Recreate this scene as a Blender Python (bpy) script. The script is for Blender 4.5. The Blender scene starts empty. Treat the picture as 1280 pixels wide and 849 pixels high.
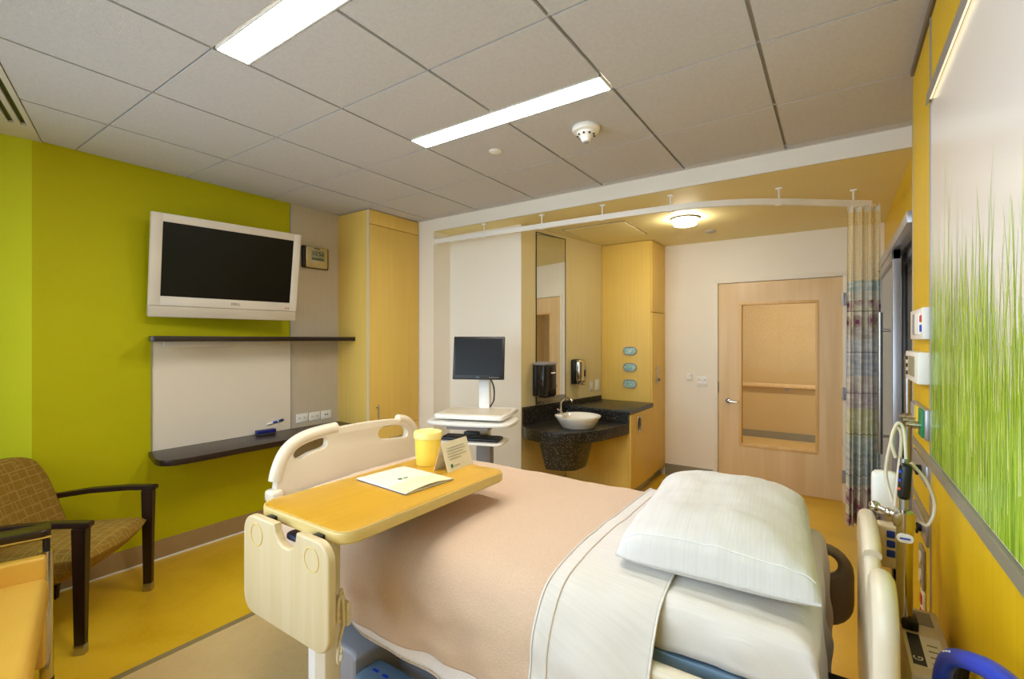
import bpy, bmesh, math, random
from mathutils import Vector, Matrix
random.seed(7)
R = math.radians
sc = bpy.context.scene
C = sc.collection

# ------------------------------------------------------------------ camera
cam = bpy.data.cameras.new('camera'); cam.sensor_width = 36.0; cam.lens = 592 / 1280 * 36
cam.clip_start = 0.02; cam.clip_end = 100
cam_o = bpy.data.objects.new('camera', cam); C.objects.link(cam_o)
cam_o.location = (0, 0, 1.54); cam_o.rotation_euler = (R(90), 0, R(34.4))
sc.camera = cam_o
# ------------------------------------------------------------------ world, daylight, exposure
sc.view_settings.view_transform = 'Standard'; sc.view_settings.look = 'None'
sc.view_settings.gamma = 1.0; sc.view_settings.use_curve_mapping = False
sc.view_settings.exposure = 0.52
sc.cycles.max_bounces = 10; sc.cycles.diffuse_bounces = 6; sc.cycles.glossy_bounces = 4
sc.cycles.transparent_max_bounces = 12; sc.cycles.sample_clamp_indirect = 6.0
w = bpy.data.worlds.new('sky'); sc.world = w; w.use_nodes = True
w.node_tree.nodes['Background'].inputs[0].default_value = (0.72, 0.86, 1.0, 1)
w.node_tree.nodes['Background'].inputs[1].default_value = 1.0
# daylight arriving through the window wall (the wall runs 18 degrees off the room's axis, behind the camera)
WDIR = Vector((0.951, -0.309, 0)); WN = Vector((0.309, 0.951, 0))      # along the window wall / into the room
W0 = Vector((-4.03, 0.20, 0))
def area(name, loc, sx, sy, watts, col, direction):
    l = bpy.data.lights.new(name, 'AREA'); l.shape = 'RECTANGLE'; l.size = sx; l.size_y = sy
    l.energy = watts; l.color = col; l.spread = R(135)
    o = bpy.data.objects.new(name, l); C.objects.link(o); o.location = loc
    o.rotation_euler = Vector(direction).to_track_quat('-Z', 'Y').to_euler()
    return o
area('window_daylight', W0 + WDIR * 2.25 - WN * 0.16 + Vector((0, 0, 1.62)), 3.7, 1.66, 31, (0.66, 0.83, 1.0), WN + Vector((0, 0, -0.22)))
LAMP = (1.0, 0.87, 0.66)

# ------------------------------------------------------------------ helpers: colour and material
def lin(c):
    return tuple((x / 255 / 12.92 if x / 255 <= 0.04045 else ((x / 255 + 0.055) / 1.055) ** 2.4) for x in c) + (1,)
MATS = {}
def mat(name, c1, c2=None, scale=(4, 4, 4), rough=0.5, metal=0.0, bump=None, detail=4, fac=(0.35, 0.65), emit=0, coat=0, trans=0, spec=0.5, distort=0.0, sheen=0):
    """a procedural principled material: two colours mixed by a stretched noise, optional noise bump (scale, strength)"""
    m = bpy.data.materials.new(name); m.use_nodes = True; MATS[name] = m
    nt = m.node_tree; N, L = nt.nodes, nt.links
    p = N['Principled BSDF']
    p.inputs['Roughness'].default_value = rough; p.inputs['Metallic'].default_value = metal
    p.inputs['Specular IOR Level'].default_value = spec
    p.inputs['Coat Weight'].default_value = coat; p.inputs['Transmission Weight'].default_value = trans
    if sheen: p.inputs['Sheen Weight'].default_value = sheen
    tc = N.new('ShaderNodeTexCoord'); mp = N.new('ShaderNodeMapping'); L.new(tc.outputs['Object'], mp.inputs[0])
    mp.inputs['Scale'].default_value = scale
    nz = N.new('ShaderNodeTexNoise'); nz.inputs['Scale'].default_value = 1; nz.inputs['Detail'].default_value = detail
    nz.inputs['Distortion'].default_value = distort
    L.new(mp.outputs[0], nz.inputs[0])
    rp = N.new('ShaderNodeValToRGB'); rp.color_ramp.elements[0].position = fac[0]; rp.color_ramp.elements[1].position = fac[1]
    rp.color_ramp.elements[0].color = lin(c1); rp.color_ramp.elements[1].color = lin(c2 or tuple(min(255, v * 1.03) for v in c1))
    L.new(nz.outputs[0], rp.inputs[0]); L.new(rp.outputs[0], p.inputs['Base Color'])
    if emit:
        L.new(rp.outputs[0], p.inputs['Emission Color']); p.inputs['Emission Strength'].default_value = emit
    if bump:
        b = N.new('ShaderNodeTexNoise'); b.inputs['Detail'].default_value = 3
        m2 = N.new('ShaderNodeMapping'); L.new(tc.outputs['Object'], m2.inputs[0])
        s = bump[0]; m2.inputs['Scale'].default_value = s if isinstance(s, tuple) else (s, s, s); b.inputs['Scale'].default_value = 1
        L.new(m2.outputs[0], b.inputs[0])
        bn = N.new('ShaderNodeBump'); bn.inputs['Strength'].default_value = bump[1]; bn.inputs['Distance'].default_value = bump[2] if len(bump) > 2 else 0.01
        L.new(b.outputs[0], bn.inputs['Height']); L.new(bn.outputs[0], p.inputs['Normal'])
    return m

WOOD = ((231, 194, 96), (234, 199, 104))
mat('maple_cabinet', *WOOD, scale=(40, 40, 1.2), rough=0.45, detail=6, spec=0.3)
mat('maple_headwall', (218, 180, 10), (224, 187, 20), scale=(40, 40, 1.2), rough=0.45, detail=6, spec=0.3)
mat('maple_table', (200, 150, 36), (206, 159, 50), scale=(30, 2.0, 30), rough=0.28, detail=6)
mat('maple_leaf', (206, 186, 142), (212, 194, 155), scale=(28, 28, 1.5), rough=0.35, detail=6)
mat('maple_edge', (214, 186, 112), (222, 196, 128), scale=(3, 3, 40), rough=0.4)
mat('maple_door', (226, 194, 146), (234, 205, 162), scale=(14, 14, 0.8), rough=0.4, detail=6)
mat('door_bead', (226, 182, 118), (232, 192, 130), scale=(20, 20, 1), rough=0.4)
mat('green_paint', (184, 178, 0), (187, 181, 2), scale=(2, 2, 2), rough=0.6, bump=(180, 0.05), spec=0.2)
mat('lime_wall', (196, 204, 30), (199, 207, 36), scale=(2, 2, 2), rough=0.6, bump=(180, 0.05), spec=0.2)  # wall return: a slightly lighter green than the wall next to it
mat('cream_paint', (240, 233, 220), (242, 236, 224), scale=(2, 2, 2), rough=0.6, bump=(150, 0.04))
mat('soffit_paint', (234, 220, 160), (236, 223, 164), scale=(2, 2, 2), rough=0.6)
mat('ceiling_tile', (196, 195, 198), (202, 201, 204), scale=(60, 60, 60), rough=0.9, bump=(220, 0.25, 0.003), spec=0.2)
mat('ceiling_grid', (172, 168, 163), rough=0.6)
mat('grid_white', (205, 200, 192), rough=0.5)
mat('beige_laminate', (216, 200, 150), (220, 205, 156), scale=(60, 60, 2), rough=0.16)
mat('white_board', (232, 222, 204), (234, 224, 207), scale=(2, 2, 2), rough=0.18)
mat('espresso', (36, 22, 18), (44, 28, 22), scale=(3, 40, 40), rough=0.3, detail=6)
mat('dark_wood', (30, 16, 13), (42, 22, 17), scale=(30, 30, 3), rough=0.3, detail=6)
mat('chrome', (205, 200, 194), rough=0.12, metal=1)
mat('steel', (172, 172, 172), (180, 180, 180), scale=(3, 3, 80), rough=0.3, metal=1)
mat('aluminium', (178, 178, 182), (184, 184, 188), rough=0.36, metal=0.7)
mat('rail_grey', (150, 146, 132), rough=0.4, metal=0.3)
mat('baseboard', (158, 132, 92), (163, 137, 97), scale=(6, 6, 6), rough=0.45)
mat('white_plastic', (238, 236, 230), rough=0.35)
mat('tv_silver', (214, 204, 188), rough=0.35)
mat('tv_silver_low', (196, 184, 164), rough=0.35)
mat('screen', (13, 12, 10), rough=0.3, spec=0.25)
mat('black_plastic', (18, 18, 18), rough=0.35)
mat('grey_plastic', (150, 150, 156), rough=0.4)
mat('cream_plastic', (222, 210, 186), (225, 214, 191), rough=0.32)
mat('taupe_trim_and_shade', (118, 104, 82), rough=0.45)  # cornice brown, reused as painted shade on the far bed rail
mat('blue_plastic', (14, 26, 110), rough=0.35)
mat('blue_mark', (22, 62, 190), rough=0.5)
mat('blue_hose', (0, 62, 205), (0, 72, 222), scale=(8, 8, 8), rough=0.3, spec=0.3)
mat('orange_plastic', (214, 84, 20), rough=0.4)
mat('red_plastic', (190, 40, 30), rough=0.4)
mat('navy_plastic', (26, 40, 66), rough=0.4)
mat('frame_blue_grey', (112, 140, 168), rough=0.35, metal=0.2)
mat('dark_metal', (40, 38, 36), rough=0.4, metal=0.6)
mat('linen_white', (216, 211, 205), (221, 216, 210), scale=(6, 160, 6), rough=0.85, bump=((8, 170, 8), 0.35, 0.004), spec=0.2, sheen=0.15)
mat('pillow_case', (212, 210, 208), (217, 215, 213), scale=(170, 6, 6), rough=0.85, bump=((150, 8, 8), 0.30, 0.004), spec=0.2, sheen=0.15)
mat('blanket_weave', (206, 177, 150), (212, 185, 159), scale=(190, 190, 190), rough=0.95, bump=(260, 0.5, 0.004), spec=0.1, sheen=0.2)
mat('hem_sheet', (228, 220, 214), (234, 226, 220), scale=(120, 120, 120), rough=0.9, bump=(200, 0.3, 0.004), spec=0.1)
mat('stitch', (196, 180, 158), rough=0.9)
mat('yellow_vinyl', (214, 166, 62), (220, 174, 72), scale=(5, 5, 5), rough=0.38, bump=(60, 0.08))
mat('yellow_can', (240, 206, 70), (243, 212, 88), rough=0.4)
mat('yellow_lid', (240, 218, 130), rough=0.35)
mat('paper', (228, 218, 192), (232, 223, 200), rough=0.7)
mat('paper_white', (236, 236, 236), rough=0.7)
mat('paper_tan', (246, 222, 170), rough=0.6)
mat('ink', (60, 56, 50), rough=0.8)
mat('ink_grey', (150, 144, 132), rough=0.8)
mat('green_mark', (30, 110, 60), rough=0.6)
mat('ceramic', (244, 240, 232), rough=0.1, coat=0.5)
mat('smoked', (26, 24, 22), rough=0.12, spec=0.6)
mat('teal_plate', (120, 176, 170), (196, 216, 200), scale=(60, 60, 60), rough=0.2)
mat('mirror', (226, 230, 226), rough=0.02, metal=1)
mat('door_glass_dark', (96, 102, 100), rough=0.12, spec=0.6)
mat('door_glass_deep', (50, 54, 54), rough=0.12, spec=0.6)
mat('lcd', (150, 150, 122), rough=0.3)
mat('clock_gold', (200, 184, 142), rough=0.3, metal=0.5)
mat('lcd_dark', (30, 30, 24), rough=0.4)
mat('green_plate', (20, 130, 74), rough=0.4)
mat('yellow_plate', (236, 204, 30), rough=0.4)
mat('print_white', (240, 236, 232), (243, 240, 236), scale=(1, 1, 1), rough=0.22)
for i, c in enumerate([(122, 168, 22), (146, 190, 34), (170, 204, 56), (98, 146, 16), (190, 216, 96), (214, 228, 150)]):
    mat('grass_print_%d' % i, c, tuple(min(255, v * 1.12) for v in c), scale=(8, 8, 3), rough=0.25)
mat('lamp_lens', (255, 250, 238), rough=0.5, emit=1)
mat('lamp_round', (255, 226, 160), rough=0.5, emit=1)
mat('corridor_lens', (255, 240, 210), rough=0.5, emit=1)
mat('corridor_paint', (206, 178, 128), (209, 182, 132), rough=0.6)
mat('corridor_floor', (222, 186, 122), (228, 194, 132), scale=(3, 3, 3), rough=0.3)

def nodes_of(m):
    nt = m.node_tree; return nt.nodes, nt.links, nt.nodes['Principled BSDF']
# glazing: a clear pane that lets light straight through and keeps a faint reflection
def pane_mat():
    m = bpy.data.materials.new('clear_pane'); m.use_nodes = True; MATS['clear_pane'] = m
    N, L, p = nodes_of(m)
    t = N.new('ShaderNodeBsdfTransparent'); t.inputs[0].default_value = (0.95, 0.96, 0.94, 1)
    g = N.new('ShaderNodeBsdfGlossy'); g.inputs['Roughness'].default_value = 0.02
    f = N.new('ShaderNodeFresnel'); f.inputs[0].default_value = 1.12
    mx = N.new('ShaderNodeMixShader'); L.new(f.outputs[0], mx.inputs[0]); L.new(t.outputs[0], mx.inputs[1]); L.new(g.outputs[0], mx.inputs[2])
    L.new(mx.outputs[0], N['Material Output'].inputs[0])
pane_mat()
# linoleum: mottled sheet
def lino(name, c1, c2, c3):
    m = mat(name, c1, c2, scale=(2.2, 2.2, 2.2), rough=0.3, detail=8, fac=(0.3, 0.7), distort=0.6)
    N, L, p = nodes_of(m)
    base = p.inputs['Base Color'].links[0].from_socket
    tc = [n for n in N if n.type == 'TEX_COORD'][0]
    n2 = N.new('ShaderNodeTexNoise'); n2.inputs['Scale'].default_value = 26; n2.inputs['Detail'].default_value = 6; n2.inputs['Distortion'].default_value = 1.2
    L.new(tc.outputs['Object'], n2.inputs[0])
    r2 = N.new('ShaderNodeValToRGB'); r2.color_ramp.elements[0].position = 0.45; r2.color_ramp.elements[1].position = 0.75
    r2.color_ramp.elements[0].color = (0, 0, 0, 1); r2.color_ramp.elements[1].color = (0.7, 0.7, 0.7, 1)
    L.new(n2.outputs[0], r2.inputs[0])
    mx = N.new('ShaderNodeMix'); mx.data_type = 'RGBA'
    L.new(r2.outputs[0], mx.inputs['Factor']); L.new(base, mx.inputs['A']); mx.inputs['B'].default_value = lin(c3)
    L.new(mx.outputs['Result'], p.inputs['Base Color'])
lino('lino_ochre', (212, 166, 20), (232, 190, 44), (226, 184, 62))
lino('lino_beige', (212, 182, 124), (222, 194, 140), (206, 178, 124))
mat('lino_strip', (138, 122, 82), (146, 130, 90), scale=(30, 30, 30), rough=0.4)
# speckled solid surface of the sink
def speckle():
    m = mat('speckled_black', (30, 28, 26), (40, 37, 34), scale=(20, 20, 20), rough=0.3)
    N, L, p = nodes_of(m)
    base = p.inputs['Base Color'].links[0].from_socket
    tc = [n for n in N if n.type == 'TEX_COORD'][0]
    v = N.new('ShaderNodeTexVoronoi'); v.inputs['Scale'].default_value = 105; L.new(tc.outputs['Object'], v.inputs[0])
    r2 = N.new('ShaderNodeValToRGB'); r2.color_ramp.elements[0].position = 0.17; r2.color_ramp.elements[1].position = 0.24
    r2.color_ramp.elements[0].color = (1, 1, 1, 1); r2.color_ramp.elements[1].color = (0, 0, 0, 1)
    L.new(v.outputs['Distance'], r2.inputs[0])
    wn = N.new('ShaderNodeTexWhiteNoise'); L.new(v.outputs['Position'], wn.inputs[0])
    mu = N.new('ShaderNodeMath'); mu.operation = 'MULTIPLY'; L.new(r2.outputs[0], mu.inputs[0])
    gt = N.new('ShaderNodeMath'); gt.operation = 'GREATER_THAN'; gt.inputs[1].default_value = 0.45; L.new(wn.outputs['Value'], gt.inputs[0]); L.new(gt.outputs[0], mu.inputs[1])
    mx = N.new('ShaderNodeMix'); mx.data_type = 'RGBA'
    L.new(mu.outputs[0], mx.inputs['Factor']); L.new(base, mx.inputs['A']); mx.inputs['B'].default_value = lin((205, 196, 170))
    L.new(mx.outputs['Result'], p.inputs['Base Color'])
speckle()
# striped wall covering
def striped():
    m = mat('striped_wallcover', (196, 184, 164), (200, 188, 168), rough=0.6)
    N, L, p = nodes_of(m)
    base = p.inputs['Base Color'].links[0].from_socket
    tc = [n for n in N if n.type == 'TEX_COORD'][0]
    wv = N.new('ShaderNodeTexWave'); wv.bands_direction = 'Y'; wv.inputs['Scale'].default_value = 13; wv.inputs['Distortion'].default_value = 0
    L.new(tc.outputs['Object'], wv.inputs[0])
    r2 = N.new('ShaderNodeValToRGB'); r2.color_ramp.elements[0].position = 0.8; r2.color_ramp.elements[1].position = 0.98
    r2.color_ramp.elements[0].color = (0, 0, 0, 1); r2.color_ramp.elements[1].color = (0.55, 0.55, 0.55, 1); L.new(wv.outputs['Fac'], r2.inputs[0])
    mx = N.new('ShaderNodeMix'); mx.data_type = 'RGBA'
    L.new(r2.outputs[0], mx.inputs['Factor']); L.new(base, mx.inputs['A']); mx.inputs['B'].default_value = lin((182, 166, 140))
    L.new(mx.outputs['Result'], p.inputs['Base Color'])
striped()
# woven maze pattern on the armchair
def maze():
    m = mat('maze_fabric', (140, 108, 38), (148, 116, 46), scale=(90, 90, 90), rough=0.9, bump=(220, 0.3, 0.003), spec=0.15)
    N, L, p = nodes_of(m)
    base = p.inputs['Base Color'].links[0].from_socket
    tc = [n for n in N if n.type == 'TEX_COORD'][0]
    prev = base
    for k, (rot, sc_, col, sh) in enumerate([(0, 6.2, (176, 146, 78), 0), (90, 5.6, (170, 140, 74), 0.03)]):
        mp = N.new('ShaderNodeMapping'); mp.inputs['Rotation'].default_value = (0, 0, R(rot)); mp.inputs['Location'].default_value = (sh, sh, 0)
        L.new(tc.outputs['UV'], mp.inputs[0])
        b = N.new('ShaderNodeTexBrick'); b.inputs['Scale'].default_value = sc_; b.inputs['Mortar Size'].default_value = 0.016
        b.inputs['Mortar Smooth'].default_value = 0.2; b.offset = 0.35; b.inputs['Brick Width'].default_value = 0.62; b.inputs['Row Height'].default_value = 0.3
        L.new(mp.outputs[0], b.inputs[0])
        mx = N.new('ShaderNodeMix'); mx.data_type = 'RGBA'
        ml = N.new('ShaderNodeMath'); ml.operation = 'MULTIPLY'; ml.inputs[1].default_value = 0.75 if k == 0 else 0.6; L.new(b.outputs['Fac'], ml.inputs[0])
        L.new(ml.outputs[0], mx.inputs['Factor']); L.new(prev, mx.inputs['A']); mx.inputs['B'].default_value = lin(col)
        prev = mx.outputs['Result']
    L.new(prev, p.inputs['Base Color'])
maze()
# printed privacy curtain: bands by height, flowers in some bands; UV = metres along the cloth, metres above floor
def curtain_mat():
    m = mat('curtain_print', (200, 205, 190), (214, 214, 200), scale=(18, 18, 30), rough=0.85, spec=0.15)
    N, L, p = nodes_of(m)
    tc = [n for n in N if n.type == 'TEX_COORD'][0]
    sp = N.new('ShaderNodeSeparateXYZ'); L.new(tc.outputs['UV'], sp.inputs[0])
    mr = N.new('ShaderNodeMapRange'); mr.inputs['From Min'].default_value = 0.2; mr.inputs['From Max'].default_value = 2.0
    L.new(sp.outputs['Y'], mr.inputs['Value'])
    rp = N.new('ShaderNodeValToRGB'); cr = rp.color_ramp; cr.interpolation = 'CONSTANT'
    bands = [(0.0, (196, 186, 170)), (0.17, (150, 172, 176)), (0.29, (172, 192, 186)), (0.36, (204, 206, 150)), (0.47, (190, 176, 180)), (0.55, (204, 192, 184)),
             (0.60, (168, 176, 190)), (0.68, (192, 196, 200)), (0.745, (176, 166, 152)), (0.79, (214, 206, 170)), (0.90, (200, 194, 176)), (0.93, (158, 180, 176))]
    cr.elements[0].position = 0; cr.elements[0].color = lin(bands[0][1])
    cr.elements[1].position = bands[1][0]; cr.elements[1].color = lin(bands[1][1])
    for pos, c in bands[2:]:
        e = cr.elements.new(pos); e.color = lin(c)
    L.new(mr.outputs[0], rp.inputs[0])
    # wash of uneven dye
    nz = N.new('ShaderNodeTexNoise'); mp = N.new('ShaderNodeMapping'); mp.inputs['Scale'].default_value = (7, 34, 1); L.new(tc.outputs['UV'], mp.inputs[0]); L.new(mp.outputs[0], nz.inputs[0])
    nz.inputs['Scale'].default_value = 1; nz.inputs['Detail'].default_value = 5
    r3 = N.new('ShaderNodeValToRGB'); r3.color_ramp.elements[0].position = 0.42; r3.color_ramp.elements[1].position = 0.62
    r3.color_ramp.elements[0].color = (0.3, 0.3, 0.3, 1); r3.color_ramp.elements[1].color = (0.75, 0.75, 0.75, 1); L.new(nz.outputs[0], r3.inputs[0])
    m1 = N.new('ShaderNodeMix'); m1.data_type = 'RGBA'; L.new(r3.outputs[0], m1.inputs['Factor']); L.new(rp.outputs[0], m1.inputs['A']); m1.inputs['B'].default_value = lin((238, 234, 224))
    # daisies
    v = N.new('ShaderNodeTexVoronoi'); v.voronoi_dimensions = '2D'; v.inputs['Scale'].default_value = 8.5; v.inputs['Randomness'].default_value = 0.55; L.new(tc.outputs['UV'], v.inputs[0])
    rf = N.new('ShaderNodeValToRGB'); e = rf.color_ramp.elements
    e[0].position = 0; e[0].color = (1, 1, 1, 1); e[1].position = 0.45; e[1].color = (0, 0, 0, 1)
    a = rf.color_ramp.elements.new(0.12); a.color = (1, 1, 1, 1); a = rf.color_ramp.elements.new(0.15); a.color = (0.55, 0.55, 0.55, 1); a = rf.color_ramp.elements.new(0.38); a.color = (0.45, 0.45, 0.45, 1)
    L.new(v.outputs['Distance'], rf.inputs[0])
    gate = N.new('ShaderNodeValToRGB'); gate.color_ramp.interpolation = 'CONSTANT'
    ge = gate.color_ramp.elements; ge[0].position = 0; ge[0].color = (1, 1, 1, 1); ge[1].position = 0.155; ge[1].color = (0, 0, 0, 1)
    x = ge.new(0.79); x.color = (1, 1, 1, 1); x = ge.new(0.895); x.color = (0, 0, 0, 1)
    L.new(mr.outputs[0], gate.inputs[0])
    mu = N.new('ShaderNodeMath'); mu.operation = 'MULTIPLY'; L.new(rf.outputs[0], mu.inputs[0]); L.new(gate.outputs[0], mu.inputs[1])
    m2 = N.new('ShaderNodeMix'); m2.data_type = 'RGBA'; L.new(mu.outputs[0], m2.inputs['Factor']); L.new(m1.outputs['Result'], m2.inputs['A']); m2.inputs['B'].default_value = lin((150, 92, 116))
    # thin dark lines between bands
    wv = N.new('ShaderNodeMath'); wv.operation = 'PINGPONG'; wv.inputs[1].default_value = 0.145; L.new(sp.outputs['Y'], wv.inputs[0])
    lt = N.new('ShaderNodeMath'); lt.operation = 'LESS_THAN'; lt.inputs[1].default_value = 0.004; L.new(wv.outputs[0], lt.inputs[0])
    ml = N.new('ShaderNodeMath'); ml.operation = 'MULTIPLY'; ml.inputs[1].default_value = 0.55; L.new(lt.outputs[0], ml.inputs[0])
    m3 = N.new('ShaderNodeMix'); m3.data_type = 'RGBA'; L.new(ml.outputs[0], m3.inputs['Factor']); L.new(m2.outputs['Result'], m3.inputs['A']); m3.inputs['B'].default_value = lin((112, 82, 84))
    L.new(m3.outputs['Result'], p.inputs['Base Color'])
curtain_mat()
def net_mat():
    m = mat('curtain_net', (228, 210, 158), (232, 216, 168), scale=(60, 60, 60), rough=0.85, spec=0.1)
    N, L, p = nodes_of(m)
    tc = [n for n in N if n.type == 'TEX_COORD'][0]
    mp = N.new('ShaderNodeMapping'); mp.inputs['Scale'].default_value = (62, 62, 1); L.new(tc.outputs['UV'], mp.inputs[0])
    v = N.new('ShaderNodeTexVoronoi'); v.voronoi_dimensions = '2D'; v.inputs['Scale'].default_value = 1; v.inputs['Randomness'].default_value = 0; L.new(mp.outputs[0], v.inputs[0])
    lt = N.new('ShaderNodeMath'); lt.operation = 'GREATER_THAN'; lt.inputs[1].default_value = 0.30; L.new(v.outputs['Distance'], lt.inputs[0])
    L.new(lt.outputs[0], p.inputs['Alpha'])
net_mat()

# ------------------------------------------------------------------ helpers: geometry
class B:
    """collects shapes into one mesh"""
    def __init__(s): s.bm = bmesh.new()
    def _merge(s, t, mx=None):
        if mx is not None: bmesh.ops.transform(t, matrix=mx, verts=t.verts)
        me = bpy.data.meshes.new('tmp'); t.to_mesh(me); t.free(); s.bm.from_mesh(me); bpy.data.meshes.remove(me); return s
    def box(s, x0, x1, y0, y1, z0, z1, bev=0, seg=2, mx=None):
        t = bmesh.new(); bmesh.ops.create_cube(t, size=1)
        bmesh.ops.transform(t, matrix=Matrix.Translation(((x0 + x1) / 2, (y0 + y1) / 2, (z0 + z1) / 2)) @ Matrix.Diagonal((abs(x1 - x0), abs(y1 - y0), abs(z1 - z0), 1)), verts=t.verts)
        if bev: bmesh.ops.bevel(t, geom=t.edges[:], offset=bev, segments=seg, profile=0.5, affect='EDGES')
        return s._merge(t, mx)
    def cyl(s, p0, p1, r, r2=None, n=16, cap=True):
        p0, p1 = Vector(p0), Vector(p1); d = p1 - p0; t = bmesh.new()
        bmesh.ops.create_cone(t, cap_ends=cap, segments=n, radius1=r, radius2=r if r2 is None else r2, depth=d.length)
        return s._merge(t, Matrix.Translation((p0 + p1) / 2) @ d.to_track_quat('Z', 'Y').to_matrix().to_4x4())
    def ball(s, c, r, n=12, sc=(1, 1, 1)):
        t = bmesh.new(); bmesh.ops.create_uvsphere(t, u_segments=n, v_segments=max(6, n // 2 + 2), radius=r)
        return s._merge(t, Matrix.Translation(c) @ Matrix.Diagonal((*sc, 1)))
    def lathe(s, prof, c=(0, 0, 0), n=32, sc=(1, 1)):
        t = bmesh.new(); rings = []
        for r, z in prof:
            if r < 1e-6: rings.append([t.verts.new((0, 0, z))])
            else: rings.append([t.verts.new((r * math.cos(2 * math.pi * k / n) * sc[0], r * math.sin(2 * math.pi * k / n) * sc[1], z)) for k in range(n)])
        for a, b in zip(rings, rings[1:]):
            for k in range(n):
                j = (k + 1) % n
                if len(a) == 1 and len(b) == 1: continue
                if len(a) == 1: t.faces.new((a[0], b[j], b[k]))
                elif len(b) == 1: t.faces.new((a[k], a[j], b[0]))
                else: t.faces.new((a[k], a[j], b[j], b[k]))
        bmesh.ops.recalc_face_normals(t, faces=t.faces)
        return s._merge(t, Matrix.Translation(c))
    def tube(s, pts, r, n=10, closed=False):
        pts = [Vector(p) for p in pts]; t = bmesh.new(); rings = []; N = len(pts); up = None
        for i, p in enumerate(pts):
            a = pts[(i - 1) % N] if (closed or i > 0) else p; b = pts[(i + 1) % N] if (closed or i < N - 1) else p
            d = (b - a).normalized()
            if up is None: up = d.orthogonal().normalized()
            up = (up - d * up.dot(d)).normalized(); v = d.cross(up)
            rr = r[i] if isinstance(r, (list, tuple)) else r
            rings.append([t.verts.new(p + (up * math.cos(2 * math.pi * k / n) + v * math.sin(2 * math.pi * k / n)) * rr) for k in range(n)])
        for i in range(N if closed else N - 1):
            a, b = rings[i], rings[(i + 1) % N]
            for k in range(n): t.faces.new((a[k], a[(k + 1) % n], b[(k + 1) % n], b[k]))
        if not closed: t.faces.new(rings[0][::-1]); t.faces.new(rings[-1])
        bmesh.ops.recalc_face_normals(t, faces=t.faces)
        return s._merge(t)
    def prism(s, poly, z0, z1, mx=None):
        """polygon in xy, extruded z0..z1"""
        t = bmesh.new(); lo = [t.verts.new((x, y, z0)) for x, y in poly]; hi = [t.verts.new((x, y, z1)) for x, y in poly]; n = len(poly)
        t.faces.new(lo[::-1]); t.faces.new(hi)
        for k in range(n): t.faces.new((lo[k], lo[(k + 1) % n], hi[(k + 1) % n], hi[k]))
        bmesh.ops.recalc_face_normals(t, faces=t.faces)
        return s._merge(t, mx)
    def plate(s, outline, thick, bev=0.004, holes=(), mx=None, res=2):
        """bevelled plate with holes: outline in xy, thickness along z (centred)"""
        cu = bpy.data.curves.new('tmp', 'CURVE'); cu.dimensions = '2D'; cu.fill_mode = 'BOTH'
        for ln in [outline, *holes]:
            sp = cu.splines.new('POLY'); sp.points.add(len(ln) - 1); sp.use_cyclic_u = True
            for q, (x, y) in zip(sp.points, ln): q.co = (x, y, 0, 1)
        cu.extrude = thick / 2 - bev; cu.bevel_depth = bev; cu.bevel_resolution = res; cu.offset = -bev
        o = bpy.data.objects.new('tmp', cu); C.objects.link(o)
        dg = bpy.context.evaluated_depsgraph_get(); me = bpy.data.meshes.new_from_object(o.evaluated_get(dg))
        t = bmesh.new(); t.from_mesh(me); bmesh.ops.remove_doubles(t, verts=t.verts, dist=1e-5)
        bmesh.ops.recalc_face_normals(t, faces=t.faces)
        bpy.data.objects.remove(o); bpy.data.curves.remove(cu); bpy.data.meshes.remove(me)
        return s._merge(t, mx)
    def text(s, body, size, mx, ext=0.0005):
        cu = bpy.data.curves.new('tmp', 'FONT'); cu.body = body; cu.size = size; cu.extrude = ext; cu.align_x = 'CENTER'; cu.align_y = 'CENTER'
        cu.resolution_u = 2
        o = bpy.data.objects.new('tmp', cu); C.objects.link(o)
        dg = bpy.context.evaluated_depsgraph_get(); me = bpy.data.meshes.new_from_object(o.evaluated_get(dg))
        t = bmesh.new(); t.from_mesh(me); bpy.data.objects.remove(o); bpy.data.curves.remove(cu); bpy.data.meshes.remove(me)
        return s._merge(t, mx)
    def grid(s, fn, nu, nv, uv=None, flip=False):
        """surface fn(i/nu, j/nv); uv(i/nu, j/nv) optional"""
        t = s.bm; vs = [[t.verts.new(fn(i / nu, j / nv)) for j in range(nv + 1)] for i in range(nu + 1)]
        ul = t.loops.layers.uv.verify() if uv else None
        for i in range(nu):
            for j in range(nv):
                q = [(i, j), (i + 1, j), (i + 1, j + 1), (i, j + 1)]
                if flip: q = q[::-1]
                f = t.faces.new([vs[a][b] for a, b in q])
                if uv:
                    for lp, (a, b) in zip(f.loops, q): lp[ul].uv = uv(a / nu, b / nv)
        return s
    def build(s, name, m, parent=None, smooth=35, solid=0, loc=None, rz=None):
        me = bpy.data.meshes.new(name); s.bm.to_mesh(me); s.bm.free()
        me.materials.append(MATS[m])
        if smooth:
            me.shade_smooth()
            me.set_sharp_from_angle(angle=R(smooth))
        o = bpy.data.objects.new(name, me); C.objects.link(o)
        if parent is not None: o.parent = parent
        if loc is not None: o.location = loc
        if rz is not None: o.rotation_euler = (0, 0, rz)
        if solid:
            md = o.modifiers.new('thickness', 'SOLIDIFY'); md.thickness = solid; md.offset = 0
        return o
def uvbox(o, s=1.0):
    """box-projected UV in metres on an object's mesh"""
    me = o.data; ul = me.uv_layers.new(name='UVMap')
    for f in me.polygons:
        n = f.normal; ax = max(range(3), key=lambda k: abs(n[k]))
        for li in f.loop_indices:
            c = me.vertices[me.loops[li].vertex_index].co
            ul.data[li].uv = [(c.y * s, c.z * s), (c.x * s, c.z * s), (c.x * s, c.y * s)][ax]
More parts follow.
